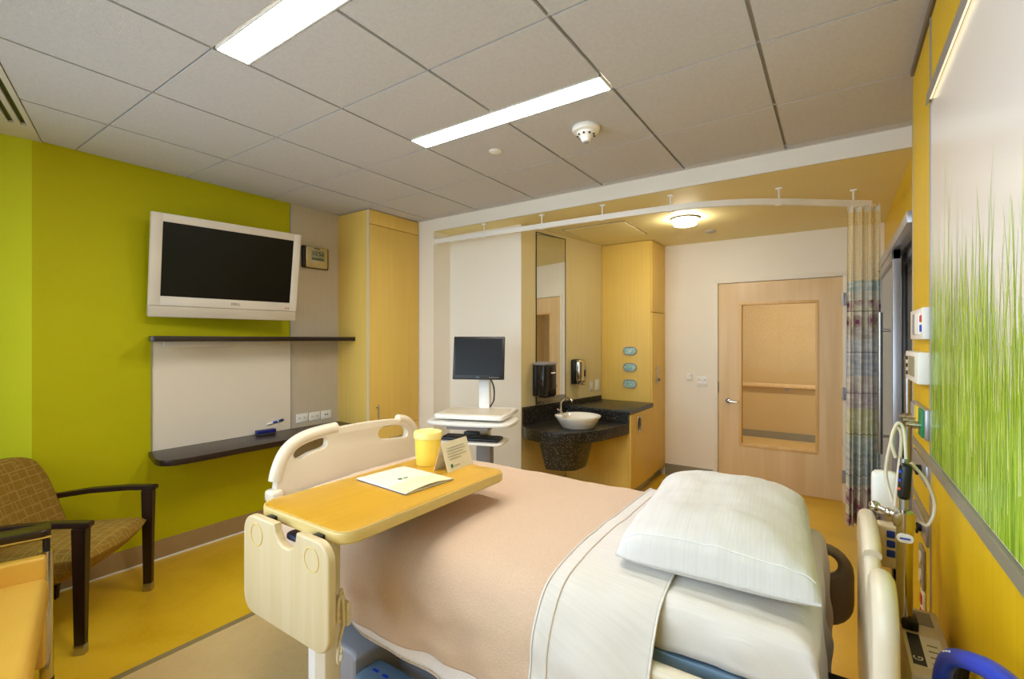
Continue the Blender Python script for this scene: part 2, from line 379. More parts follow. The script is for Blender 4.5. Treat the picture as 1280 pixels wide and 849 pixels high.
def thing(name, label, cat, loc=(0, 0, 0), rz=0, group=None, rot=None):
    o = bpy.data.objects.new(name, None); C.objects.link(o); o.empty_display_size = 0.1
    o.location = loc; o.rotation_euler = rot or (0, 0, rz); return tag(o, label, cat, group)
def tag(o, label, cat, group=None):
    o['label'] = label; o['category'] = cat
    if group: o['group'] = group
    return o
def struct(o, label=None, cat=None):
    o['kind'] = 'structure'
    if label: o['label'] = label
    if cat: o['category'] = cat
    return o
def rrect(x0, x1, y0, y1, r, n=6):
    out = []
    for cx, cy, a in ((x1 - r, y0 + r, -90), (x1 - r, y1 - r, 0), (x0 + r, y1 - r, 90), (x0 + r, y0 + r, 180)):
        out += [(cx + r * math.cos(R(a + 90 * k / n)), cy + r * math.sin(R(a + 90 * k / n))) for k in range(n + 1)]
    return out
def capsule(p, q, r, n=8):
    (x0, y0), (x1, y1) = p, q; a = math.atan2(y1 - y0, x1 - x0)
    return [(x1 + r * math.cos(a - math.pi / 2 + math.pi * k / n), y1 + r * math.sin(a - math.pi / 2 + math.pi * k / n)) for k in range(n + 1)] + \
           [(x0 + r * math.cos(a + math.pi / 2 + math.pi * k / n), y0 + r * math.sin(a + math.pi / 2 + math.pi * k / n)) for k in range(n + 1)]
def spline(pts, n=8, closed=False):
    """Catmull-Rom through points of any dimension"""
    P = [Vector(p) for p in pts]; N = len(P); out = []
    for i in range(N if closed else N - 1):
        p1, p2 = P[i], P[(i + 1) % N]
        p0 = P[i - 1] if (closed or i > 0) else p1 * 2 - p2
        p3 = P[(i + 2) % N] if (closed or i + 2 < N) else p2 * 2 - p1
        for k in range(n):
            t = k / n
            out.append(0.5 * ((2 * p1) + (p2 - p0) * t + (2 * p0 - 5 * p1 + 4 * p2 - p3) * t * t + (3 * p1 - p0 - 3 * p2 + p3) * t ** 3))
    if not closed: out.append(P[-1])
    return out
def basis(ex, ey, ez, o=(0, 0, 0)):
    m = Matrix((Vector(ex), Vector(ey), Vector(ez))).transposed().to_4x4(); m.translation = o; return m
YZ = basis((0, 1, 0), (0, 0, 1), (1, 0, 0))       # plate drawn in (y, z), thickness along +x
XZ = basis((1, 0, 0), (0, 0, 1), (0, -1, 0))      # plate drawn in (x, z), thickness along -y
sm = lambda t: t * t * (3 - 2 * t)
clamp = lambda v, a=0.0, b=1.0: max(a, min(b, v))

# ================================================================== THE SETTING
XL, XR, YS, YD, HC, HS = -3.915, 0.36, 3.40, 5.45, 2.72, 2.60
floor = struct(B().box(-4.3, XR + 0.1, -1.6, YD + 0.12, -0.06, 0).build('floor', 'lino_ochre', smooth=0), 'mottled ochre linoleum floor of the patient room', 'floor')
B().prism([(-2.68, 2.42), (-2.68, -0.22), (0.36, -1.2), (0.36, 2.42)], 0, 0.0015).build('beige_inlay', 'lino_beige', floor, smooth=0)
B().box(-2.72, -2.68, -0.2, 2.46, 0, 0.002).build('inlay_strip', 'lino_strip', floor, smooth=0)
B().box(-2.68, 0.36, 2.42, 2.46, 0, 0.002).build('inlay_strip', 'lino_strip', floor, smooth=0)
struct(B().box(-3.5, 2.6, YD + 0.12, 8.5, -0.06, 0).build('floor_corridor', 'corridor_floor', smooth=0), 'pale corridor floor seen through the door glass', 'floor')

# left wall: green paint, lime return towards the window
struct(B().box(XL - 0.12, XL, 0.705, YS + 0.3, 0, HC + 0.02).build('wall_left', 'green_paint', smooth=0), 'olive green painted wall behind the television', 'wall')
struct(B().prism([(XL, 0.705), (XL - 0.12, 0.705), (W0.x - 0.12, W0.y), (W0.x, W0.y)], 0, HC + 0.02).build('wall_return', 'lime_wall', smooth=0), 'bright lime wall return beside the window', 'wall')
# window wall behind the camera
def wpoint(s, d=0): q = W0 + WDIR * s + WN * d; return (q.x, q.y)
def wprism(b, s0, s1, d0, d1, z0, z1): return b.prism([wpoint(s0, d0), wpoint(s1, d0), wpoint(s1, d1), wpoint(s0, d1)], z0, z1)
b = B(); wprism(b, 0, 4.72, -0.12, 0, 0, 0.78); wprism(b, 0, 4.72, -0.12, 0, 2.46, HC + 0.02); wprism(b, 0, 0.38, -0.12, 0, 0.78, 2.46); wprism(b, 4.12, 4.72, -0.12, 0, 0.78, 2.46)
struct(b.build('wall_window', 'cream_paint', smooth=0), 'cream wall around the wide window', 'wall')
b = B()
for s in (0.38, 1.3, 2.23, 3.16, 4.08): wprism(b, s, s + 0.04, -0.09, -0.04, 0.78, 2.46)
for z in (0.78, 2.42): wprism(b, 0.38, 4.12, -0.09, -0.04, z, z + 0.04)
win = struct(b.build('window_1', 'aluminium', smooth=0), 'wide aluminium framed window', 'window')
b = B(); wprism(b, 0.3, 4.2, -0.04, 0.09, 0.75, 0.78); b.build('window_sill', 'white_plastic', win, smooth=0)
# right wall behind the headwall unit and beyond
b = B(); b.box(XR, XR + 0.12, -1.5, 3.42, 0, HC + 0.02); b.box(XR, XR + 0.12, 3.42, YD, 2.12, HS + 0.02)
wr = struct(b.build('wall_right', 'maple_headwall', smooth=0), 'golden maple clad wall above the sliding glass door', 'wall')
# stub wall, alcove, partition with mirror, door wall
MA, MB_ = Vector((-2.39, 3.64, 0)), Vector((-2.19, 4.98, 0)); MD = (MB_ - MA).normalized(); MN = Vector((MD.y, -MD.x, 0))
struct(B().box(XL, -3.263, YS, YS + 0.36, 0, HS).build('wall_stub', 'cream_paint', smooth=0), 'narrow cream wall between wardrobe and alcove', 'wall')
struct(B().box(-3.3, -2.39, 3.64, 3.76, 0, HS).build('wall_alcove', 'cream_paint', smooth=0), 'cream back wall of the alcove behind the computer cart', 'wall')
b = B(); b.prism([(MA.x, MA.y), (MB_.x, MB_.y), (MB_.x, MB_.y + 0.47), (MB_.x - 0.2, MB_.y + 0.47), (MA.x - 0.05, MA.y + 0.1)], 0, HS)
struct(b.build('wall_sink', 'beige_laminate', smooth=0), 'glossy beige laminate wall beside the wash basin', 'wall')
b = B(); b.box(-1.72, -1.085, YD, YD + 0.12, 0, HS); b.box(0.087, XR + 0.12, YD, YD + 0.12, 0, HS); b.box(-1.085, 0.087, YD, YD + 0.12, 2.175, HS)
struct(b.build('wall_door', 'cream_paint', smooth=0), 'cream wall around the maple door', 'wall')
# soffit and entry ceiling
struct(B().box(XL, XR, YS, YS + 0.03, HS, HC).build('wall_soffit', 'cream_paint', smooth=0), 'cream face of the dropped ceiling', 'wall')
ce = struct(B().box(-3.3, XR + 0.1, YS + 0.03, YD, HS, HS + 0.04).build('ceiling_entry', 'soffit_paint', smooth=0), 'smooth dropped ceiling over the sink and door', 'ceiling')
B().box(-3.263, XR, YS, YS + 0.031, HS - 0.001, HS + 0.002).build('soffit_underside', 'soffit_paint', ce, smooth=0)
# corridor
struct(B().box(-3.5, 2.6, 8.38, 8.5, 0, 2.6).build('wall_corridor', 'corridor_paint', smooth=0), 'tan corridor wall seen through the door glass', 'wall')
struct(B().box(-3.5, 2.6, YD + 0.12, 8.5, 2.6, 2.66).build('ceiling_corridor', 'cream_paint', smooth=0), 'corridor ceiling beyond the door', 'ceiling')
struct(B().box(-3.5, 2.6, 8.365, 8.38, 0, 0.11).build('baseboard_corridor', 'rail_grey', smooth=0), 'dark baseboard along the corridor wall', 'baseboard')
for x0, x1, nm in ((-3.5, -3.4, 'wall_corridor_left'), (2.5, 2.6, 'wall_corridor_right')): struct(B().box(x0, x1, YD + 0.12, 8.5, 0, 2.6).build(nm, 'corridor_paint', smooth=0), 'tan end wall of the corridor', 'wall')
t = thing('handrail', 'maple handrail on the corridor wall behind door glass', 'handrail', (0, 8.38, 0.83))
B().box(-3.0, 2.2, -0.075, -0.035, -0.03, 0.03, 0.012).build('rail', 'maple_door', t)
for x in (-2.1, -0.62, 0.9):
    B().cyl((x, 0, -0.05), (x, -0.06, -0.02), 0.018).cyl((x, 0, -0.06), (x, -0.012, -0.06), 0.03).build('bracket', 'steel', t)
t = thing('corridor_light', 'ceiling light panel in the corridor beyond the door', 'light', (-0.6, 7.1, 2.6))
B().box(-0.62, 0.62, -0.16, 0.16, -0.02, 0).build('housing', 'white_plastic', t); o = B().box(-0.58, 0.58, -0.12, 0.12, -0.026, -0.019).build('lens', 'corridor_lens', t)

# baseboards
b = B(); b.box(XL, XL + 0.012, 0.72, 2.78, 0.0, 0.135); struct(b.build('baseboard_left', 'baseboard', smooth=0), 'tan vinyl baseboard under the green wall', 'baseboard')
B().box(XL, XL + 0.022, 0.72, 2.78, 0.0, 0.012, 0.003).build('bead', 'white_plastic', bpy.data.objects['baseboard_left'])
struct(B().box(-1.61, -1.10, YD - 0.012, YD, 0, 0.13).build('baseboard_door', 'rail_grey', smooth=0), 'grey brown baseboard left of the maple door', 'baseboard')

# ceiling: grid with separate lay-in tiles, band with air slots along the window
def clip(poly, p, n):
    out = []
    for i, a in enumerate(poly):
        c = poly[(i + 1) % len(poly)]
        da = (a[0] - p[0]) * n[0] + (a[1] - p[1]) * n[1]; dc = (c[0] - p[0]) * n[0] + (c[1] - p[1]) * n[1]
        if da >= 0: out.append(a)
        if da * dc < 0:
            k = da / (da - dc); out.append((a[0] + (c[0] - a[0]) * k, a[1] + (c[1] - a[1]) * k))
    return out
ceil = struct(B().box(-4.3, XR + 0.12, -1.6, YS + 0.02, HC + 0.016, HC + 0.06).build('ceiling', 'ceiling_grid', smooth=0), 'suspended ceiling of square grey white tiles', 'ceiling')
G0x, G0y, T = -2.085, 0.897, 0.6096
DL = (-3.904, 0.748); DN = (0.309, 0.951)
for i in range(-4, 5):
    for j in range(-4, 6):
        x0, y0 = G0x + i * T, G0y + j * T; x1, y1 = x0 + T, y0 + T
        gx, gy = 0.0075, 0.0045
        a0, a1, b0, b1 = x0 + gx, x1 - gx, y0 + gy, y1 - gy
        if j == 1 and i in (0, 1): b1 = y1 - 0.15
        if j == 0 and i in (0, 1): b0 = y0 + 0.15
        a0, a1 = max(a0, XL + 0.004), min(a1, XR - 0.0); b1 = min(b1, YS - 0.012)
        if a1 - a0 < 0.03 or b1 - b0 < 0.03: continue
        po = clip([(a0, b0), (a1, b0), (a1, b1), (a0, b1)], DL, DN)
        if len(po) < 3 or max(p[1] for p in po) < 0.3 and max(p[0] for p in po) < -3.9: continue
        B().prism(po, HC, HC + 0.014).build('ceiling_tile', 'ceiling_tile', ceil, smooth=0)
# white flange lines that show beside the joints
b = B()
for j in range(0, 5):
    y = G0y + j * T; b.box(XL, XR, y - 0.0035, y + 0.0015, HC + 0.006, HC + 0.016)
b.build('grid_flange', 'grid_white', ceil, smooth=0)
B().box(XL, XR, YS - 0.012, YS, HC - 0.002, HC + 0.016).build('edge_trim', 'grid_white', ceil, smooth=0)
# air slot band
dif = thing('air_diffuser', 'long slotted air diffuser in the ceiling along the window', 'air vent', (DL[0], DL[1], HC), -math.atan2(0.309, 0.951))
b = B(); b.box(-0.1, 4.6, -0.028, -0.004, -0.004, 0.014); b.box(-0.1, 0.25, -0.6, -0.028, -0.003, 0.014); b.box(0.25, 4.4, -0.6, -0.102, -0.003, 0.014); b.box(0.25, 4.4, -0.076, -0.053, -0.003, 0.014); b.box(4.4, 4.6, -0.6, -0.028, -0.003, 0.014)
b.build('face', 'grid_white', dif, smooth=0)
for y in (-0.089, -0.041): B().box(0.25, 4.4, y - 0.012, y + 0.012, 0.010, 0.014).build('slot', 'black_plastic', dif, smooth=0)

def emissive(mname, strength, col):
    N, L, p = nodes_of(MATS[mname]); p.inputs['Emission Strength'].default_value = strength
    for l in list(p.inputs['Emission Color'].links): L.remove(l)
    p.inputs['Emission Color'].default_value = (*col, 1)
emissive('lamp_lens', 30, (1.0, 0.94, 0.86)); emissive('lamp_round', 54, (1.0, 0.92, 0.76)); emissive('corridor_lens', 24, (1.0, 0.88, 0.66))
for y0, y1, lb in ((0.903, 1.038, 'recessed linear ceiling light above the television side of the bed'), (1.972, 2.107, 'recessed linear ceiling light beside the smoke detector')):
    t = thing('ceiling_light', lb, 'light', (-1.476, (y0 + y1) / 2, HC), 0, 'linear ceiling lights'); hw = (y1 - y0) / 2
    b = B()
    for s in (-1, 1): b.box(-0.604, 0.604, s * hw, s * (hw - 0.006), -0.003, 0.014); b.box(s * 0.604, s * 0.598, -hw, hw, -0.003, 0.014)
    b.build('frame', 'white_plastic', t, smooth=0)
    B().box(-0.598, 0.598, -hw + 0.006, hw - 0.006, 0.004, 0.012).build('lens', 'lamp_lens', t, smooth=0)

# smoke detector and sprinkler cap
t = thing('smoke_detector', 'round white smoke detector on the tiled ceiling', 'smoke detector', (-1.148, 2.405, HC))
B().lathe([(0, 0), (0.075, 0), (0.078, -0.012), (0.07, -0.026), (0.05, -0.03), (0, -0.03)]).build('base', 'white_plastic', t)
hd = B().lathe([(0.05, -0.028), (0.05, -0.042), (0.036, -0.052), (0.026, -0.07), (0.02, -0.08), (0, -0.083)]).build('chamber', 'white_plastic', t)
b = B()
for k in range(9):
    a = k * 2 * math.pi / 9; b.ball((0.046 * math.cos(a), 0.046 * math.sin(a), -0.046), 0.0065, 8)
b.build('opening', 'black_plastic', hd); B().lathe([(0.015, -0.078), (0.016, -0.086), (0.008, -0.09), (0, -0.09)], n=16).build('sensor', 'grey_plastic', hd)
tag(B().lathe([(0, 0.002), (0.042, 0.002), (0.042, -0.004), (0.03, -0.008), (0, -0.008)], (-1.76, 2.39, HC)).build('sprinkler_cover', 'white_plastic'), 'flat round sprinkler cover on a ceiling tile', 'sprinkler')
tag(B().lathe([(0, 0.002), (0.05, 0.002), (0.05, -0.006), (0.03, -0.016), (0, -0.016)], (-1.016, 4.92, HS)).build('sprinkler_cover', 'ceiling_grid'), 'small round sprinkler cover near the door', 'sprinkler')
t = thing('dome_light', 'round glowing dome light on the dropped ceiling near door', 'light', (-1.09, 4.27, HS))
B().lathe([(0, 0), (0.115, 0), (0.12, -0.012), (0.1, -0.02), (0, -0.02)]).build('canopy', 'rail_grey', t)
B().lathe([(0.098, -0.018), (0.098, -0.05), (0.09, -0.06), (0, -0.062)]).build('diffuser', 'lamp_round', t)
t = thing('access_panel', 'flush square access panel in the dropped ceiling', 'panel', (-1.87, 4.36, HS))
B().plate(rrect(-0.30, 0.30, -0.30, 0.30, 0.006), 0.008, 0.001, mx=Matrix.Translation((0, 0, -0.004))).build('panel', 'soffit_paint', t)
b = B()
for s in (-1, 1): b.box(-0.315, 0.315, s * 0.305, s * 0.315, -0.003, 0); b.box(s * 0.305, s * 0.315, -0.315, 0.315, -0.003, 0)
b.build('frame', 'rail_grey', t, smooth=0)

# ------------------------------------------------------------------ maple door
d1 = struct(thing('door_1', 'pale maple door with tall glass pane', 'door', (-1.045, YD, 0)), 'pale maple door with a tall glass pane', 'door')
GX0, GX1, GZ0, GZ1 = 0.222, 0.883, 0.445, 1.905
B().plate([(0, 0.012), (1.092, 0.012), (1.092, 2.135), (0, 2.135)], 0.045, 0.002, [[(GX0, GZ0), (GX1, GZ0), (GX1, GZ1), (GX0, GZ1)]], mx=XZ @ Matrix.Translation((0, 0, -0.03))).build('leaf', 'maple_door', d1)
b = B()
for s in (0.004, 0.056):
    b.box(GX0 - 0.02, GX1 + 0.02, s - 0.002, s + 0.012, GZ0 - 0.022, GZ0 + 0.006, 0.002); b.box(GX0 - 0.02, GX1 + 0.02, s - 0.002, s + 0.012, GZ1 - 0.006, GZ1 + 0.022, 0.002)
    b.box(GX0 - 0.022, GX0 + 0.006, s - 0.002, s + 0.012, GZ0, GZ1, 0.002); b.box(GX1 - 0.006, GX1 + 0.022, s - 0.002, s + 0.012, GZ0, GZ1, 0.002)
b.build('glazing_bead', 'door_bead', d1)
B().box(GX0, GX1, 0.027, 0.033, GZ0, GZ1).build('glass_pane', 'clear_pane', d1, smooth=0)
b = B()
b.box(-0.04, -0.004, -0.012, 0.12, 0, 2.175, 0.002); b.box(1.096, 1.132, -0.012, 0.12, 0, 2.175, 0.002); b.box(-0.041, 1.133, -0.013, 0.121, 2.139, 2.183, 0.002)
b.build('door_frame', 'cream_paint', d1)
h = B().cyl((0.1, 0.008, 0.89), (0.1, -0.012, 0.89), 0.028).build('lock_rose', 'chrome', d1)
B().cyl((0.1, -0.01, 0.89), (0.1, -0.055, 0.89), 0.011).tube([(0.1, -0.05, 0.89), (0.12, -0.056, 0.89), (0.17, -0.056, 0.888), (0.205, -0.05, 0.886)], 0.0105).build('lever_handle', 'chrome', h)
B().box(-0.012, 0.002, -0.004, 0.01, 0.97, 1.09).build('strike_plate', 'dark_metal', d1)
for z in (0.25, 1.03, 1.92): B().box(1.088, 1.13, -0.02, 0.004, z - 0.06, z + 0.06, 0.003).cyl((1.1, -0.02, z - 0.06), (1.1, -0.02, z + 0.06), 0.009).build('hinge', 'aluminium', d1)

# switch plates beside the door
t = thing('wall_outlet', 'square white four gang outlet plate left of the maple door', 'outlet', (-1.208, YD, 1.08))
B().box(-0.057, 0.057, -0.008, 0, -0.057, 0.057, 0.003).build('plate', 'white_plastic', t)
b = B()
for x in (-0.026, 0.026):
    for z in (-0.024, 0.024): b.box(x - 0.015, x + 0.015, -0.011, -0.007, z - 0.017, z + 0.017, 0.003)
b.build('socket', 'ceramic', t)['kind'] = 'stuff'
b = B()
for x in (-0.026, 0.026):
    for z in (-0.024, 0.024):
        for dx in (-0.006, 0.006): b.box(x + dx - 0.0015, x + dx + 0.0015, -0.0118, -0.0105, z - 0.006, z + 0.006)
b.build('slot', 'black_plastic', t, smooth=0)['kind'] = 'stuff'
t = thing('temperature_sensor', 'tiny white wall sensor beside the outlet plate', 'sensor', (-1.343, YD, 1.13))
B().box(-0.03, 0.03, -0.02, 0, -0.035, 0.035, 0.006).build('body', 'white_plastic', t); B().box(0.004, 0.016, -0.0215, -0.019, 0.005, 0.012).build('indicator', 'green_mark', t)

# ------------------------------------------------------------------ sliding glass door on the right
d2 = struct(thing('door_2', 'grey sliding glass door', 'door', (XR, 0, 0)), 'grey sliding glass door with long bar handles', 'door')
B().box(-0.075, 0.02, 3.0, 5.40, 2.11, 2.17, 0.003).build('header_track', 'aluminium', d2)
B().box(-0.004, 0.006, 3.0, 5.40, 2.104, 2.112).build('track_groove', 'black_plastic', d2)
def glide(x, y0, y1, m, stile):
    f = B(); z0, z1 = 0.02, 2.108
    f.box(x - 0.02, x + 0.02, y0, y0 + stile, z0, z1, 0.002); f.box(x - 0.02, x + 0.02, y1 - stile, y1, z0, z1, 0.002)
    f.box(x - 0.02, x + 0.02, y0, y1, z0, z0 + 0.1, 0.002); f.box(x - 0.02, x + 0.02, y0, y1, z1 - 0.06, z1, 0.002)
    p = f.build('panel_frame', 'aluminium', d2)
    B().box(x - 0.006, x + 0.006, y0 + stile, y1 - stile, z0 + 0.1, z1 - 0.06).build('glass_pane', m, p, smooth=0); return p
p1 = glide(-0.045, 3.83, 5.2, 'door_glass_dark', 0.06)
p2 = glide(0.03, 2.75, 4.2, 'door_glass_deep', 0.045)
def bar(x, y, z0, z1, par, px, n):
    b = B(); b.cyl((x, y, z0), (x, y, z1), 0.0145, n=14); b.build('bar_handle', 'steel', par)
    for z in (z0 + n, z1 - n): B().cyl((px, y, z), (x, y, z), 0.009, n=10).build('handle_standoff', 'steel', par)
bar(-0.12, 3.98, 0.78, 1.72, p1, -0.065, 0.12)
bar(-0.035, 3.40, 0.7, 1.46, p2, 0.015, 0.1)
# corridor of the wet room behind the glass
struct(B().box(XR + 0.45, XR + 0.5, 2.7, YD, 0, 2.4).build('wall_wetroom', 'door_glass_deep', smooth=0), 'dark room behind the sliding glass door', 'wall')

# ================================================================== TELEVISION WALL
wc = struct(B().box(XL, XL + 0.006, 2.307, 2.80, 0.0, HC).build('trim_1', 'striped_wallcover', smooth=0), 'taupe striped wallcovering strip beside the wardrobe', 'wallcovering')
B().box(XL, XL + 0.009, 2.302, 2.31, 0.0, HC).build('joint_strip', 'aluminium', wc, smooth=0)
# television
t = thing('television', 'silver flat television tilted on the green wall', 'television', (-3.70, 1.72, 2.04), rot=(0, R(9.4), R(-8.1)))
B().box(-0.035, 0.0, -0.489, 0.489, -0.35, 0.35, 0.008).build('casing', 'tv_silver', t)
b = B()
for y0, y1, z0, z1 in ((-0.489, -0.425, -0.27, 0.35), (0.435, 0.489, -0.27, 0.35), (-0.43, 0.44, 0.295, 0.35), (-0.43, 0.44, -0.27, -0.205)): b.box(0.0, 0.012, y0, y1, z0, z1, 0.003)
b.build('bezel', 'tv_silver', t)
B().box(-0.002, 0.004, -0.427, 0.437, -0.207, 0.297).build('screen', 'screen', t)
B().box(-0.03, 0.016, -0.489, 0.489, -0.35, -0.272, 0.008).build('speaker_bar', 'tv_silver_low', t)
B().text('DELL', 0.028, basis((0, 1, 0), (0, 0, 1), (1, 0, 0), (0.0125, 0.04, -0.238))).build('maker_mark', 'ink', t, smooth=0)
B().box(0.012, 0.0135, 0.40, 0.41, -0.252, -0.244).build('standby_light', 'red_plastic', t); B().box(0.012, 0.0135, 0.42, 0.428, -0.252, -0.244).build('sensor_window', 'ink', t)
B().box(-0.13, -0.03, -0.22, 0.22, -0.16, 0.16, 0.02).build('back_cover', 'grey_plastic', t)
t2 = B(); t2.box(XL, XL + 0.03, 1.5, 1.92, 1.86, 2.22, 0.004); t2.cyl((XL + 0.02, 1.62, 2.03), (XL + 0.115, 1.66, 2.03), 0.02); t2.cyl((XL + 0.02, 1.82, 2.03), (XL + 0.105, 1.78, 2.03), 0.02)
tag(t2.build('wall_mount', 'dark_metal'), 'dark metal bracket behind the television', 'bracket')
# digital clock
t = thing('wall_clock', 'digital clock thermostat reading 10:56 on striped wallcovering', 'clock', (XL + 0.006, 2.53, 2.278))
B().box(0, 0.035, -0.13, 0.13, -0.098, 0.098, 0.012).build('back_case', 'dark_metal', t)
B().box(0.02, 0.047, -0.105, 0.112, -0.094, 0.094, 0.012).build('face', 'clock_gold', t)
l = B().box(0.044, 0.049, -0.058, 0.075, -0.03, 0.065).build('display', 'lcd', t)
B().text('10:56', 0.056, basis((0, 1, 0), (0, 0, 1), (1, 0, 0), (0.0495, 0.008, 0.033)), 0.001).build('digits', 'lcd_dark', l, smooth=0)
b = B()
for k in range(7): b.box(0.0492, 0.0498, -0.05 + 0.017 * k, -0.038 + 0.017 * k, -0.022, -0.006)
b.build('small_digits', 'lcd_dark', l, smooth=0)
B().box(0.046, 0.0485, -0.03, 0.03, 0.074, 0.082).build('maker_mark', 'ink', t)
# whiteboard
wb = thing('whiteboard', 'blank cream whiteboard between the two black shelves', 'whiteboard', (XL + 0.001, 1.80, 1.15))
B().box(0, 0.01, -0.503, 0.503, -0.385, 0.39, 0.001).build('board', 'white_board', wb, smooth=0)
for y in (-0.507, 0.502): B().box(0, 0.013, y, y + 0.005, -0.385, 0.39).build('edge_strip', 'aluminium', wb, smooth=0)
# shelves
t = thing('wall_shelf', 'narrow black shelf above the whiteboard', 'shelf', (XL, 1.19, 1.545))
B().plate([(0, 0.09), (0.25, 0.02), (0.262, 0.03), (0.27, 0.05), (0.27, 1.585), (0, 1.585)], 0.036, 0.003, mx=Matrix()).build('board', 'espresso', t)
b = B()
b.box(0.06, 0.095, 0.15, 0.97, -0.055, -0.018, 0.003); b.build('light_housing', 'tv_silver', t)
B().box(0.064, 0.09, 0.16, 0.96, -0.057, -0.054).build('light_lens', 'white_plastic', t)
t = thing('wall_shelf', 'deep black counter shelf under the whiteboard', 'shelf', (XL, 1.15, 0.745))
ol = [(0, 0.13)] + [(p.x, p.y) for p in spline([(0.27, 0.075), (0.34, 0.085), (0.39, 0.13), (0.41, 0.21)], 6)] + [(0.41, 1.625), (0, 1.625)]
B().plate(ol, 0.04, 0.003).build('board', 'espresso', t)
# marker and eraser
t = thing('eraser', 'blue whiteboard eraser on the lower black shelf', 'eraser', (XL + 0.07, 2.055, 0.765), R(-4))
B().box(-0.025, 0.025, -0.075, 0.075, 0.012, 0.04, 0.005).build('body', 'blue_plastic', t); B().box(-0.023, 0.023, -0.073, 0.073, 0, 0.013, 0.002).build('felt', 'ink', t)
t = thing('marker', 'white marker with blue cap stuck to the whiteboard', 'marker', (XL + 0.02, 2.16, 0.845), rot=(R(8), 0, 0))
B().cyl((0, -0.065, 0), (0, 0.03, 0), 0.0085, n=12).build('barrel', 'white_plastic', t); B().cyl((0, 0.03, 0), (0, 0.07, 0), 0.0095, n=12).cyl((0, 0.07, 0), (0, 0.075, 0), 0.0095, 0.006, n=12).build('cap', 'blue_plastic', t)
B().cyl((0, -0.02, 0), (0, 0.02, 0), 0.0089, n=12).build('print_band', 'blue_mark', t)
# outlet plates over the shelf
for k, (y, lb) in enumerate(((2.41, 'white outlet plate nearest the whiteboard, of three in a row'), (2.532, 'white outlet plate in the middle of three over the shelf'), (2.652, 'white data plate beside the wardrobe, last of three in a row'))):
    t = thing('wall_outlet', lb, 'outlet', (XL + 0.006, y, 0.845), 0, 'outlet plates over the lower shelf')
    B().box(0, 0.007, -0.055, 0.055, -0.038, 0.038, 0.002).build('plate', 'white_plastic', t)
    b = B()
    if k < 2:
        for s in (-0.024, 0.024):
            for dz in (-0.006, 0.006): b.box(0.0065, 0.0078, s - 0.009, s - 0.002 + 0.006, dz - 0.0015, dz + 0.0015)
            b.cyl((0.0065, s + 0.012, 0), (0.0078, s + 0.012, 0), 0.003, n=8)
    else:
        b.box(0.0065, 0.0078, -0.018, -0.004, -0.005, 0.006); b.box(0.0065, 0.0078, 0.004, 0.018, -0.005, 0.006)
    b.build('slot', 'ink', t, smooth=0)['kind'] = 'stuff'

# ------------------------------------------------------------------ wardrobe
wx = -3.46
t = thing('wardrobe', 'tall maple wardrobe in the corner beside the green wall', 'wardrobe', (XL, 2.78, 0))
B().box(0.004, 0.435, 0.0, 0.612, 0.1, 2.712, 0.002).build('body', 'maple_cabinet', t)
B().box(0.02, 0.40, 0.02, 0.60, 0.0, 0.1).build('plinth', 'dark_metal', t)
B().box(0.435, 0.455, 0.002, 0.61, 2.586, 2.712, 0.0015).build('top_filler', 'maple_cabinet', t)
B().box(0.433, 0.456, -0.003, 0.003, 0.1, 2.71).build('corner_edge', 'cream_plastic', t, smooth=0)
dr = B().box(0.435, 0.455, 0.006, 0.61, 0.735, 2.58, 0.0015).build('door', 'maple_cabinet', t)
lo = B().box(0.435, 0.455, 0.004, 0.61, 0.11, 0.728, 0.0015).build('drawer', 'maple_cabinet', t)
B().cyl((0.485, 0.085, 0.775), (0.485, 0.085, 0.945), 0.006).cyl((0.455, 0.085, 0.80), (0.485, 0.085, 0.80), 0.005).cyl((0.455, 0.085, 0.92), (0.485, 0.085, 0.92), 0.005).build('handle', 'steel', dr)
B().cyl((0.485, 0.22, 0.62), (0.485, 0.39, 0.62), 0.006).cyl((0.455, 0.24, 0.62), (0.485, 0.24, 0.62), 0.005).cyl((0.455, 0.37, 0.62), (0.485, 0.37, 0.62), 0.005).build('handle', 'steel', lo)

# ================================================================== SINK CORNER
def mp(s, d, z): q = MA + MD * s + MN * d; return Vector((q.x, q.y, z))
MR = math.atan2(MD.y, MD.x)                      # local x along the wall, local -y into the room
def mthing(name, lb, cat, s, z, group=None, off=0.0): return thing(name, lb, cat, mp(s, off, z), MR, group)
# mirror
t = mthing('mirror', 'tall narrow mirror strip above the wash basin', 'mirror', 0.44, 1.76)
B().box(-0.228, 0.228, -0.006, 0, -0.845, 0.80).build('glass', 'mirror', t, smooth=0)
b = B(); b.box(-0.233, -0.228, -0.009, 0, -0.845, 0.80); b.box(0.228, 0.233, -0.009, 0, -0.845, 0.80); b.box(-0.233, 0.233, -0.009, 0, 0.80, 0.806); b.build('edge_strip', 'dark_metal', t, smooth=0)
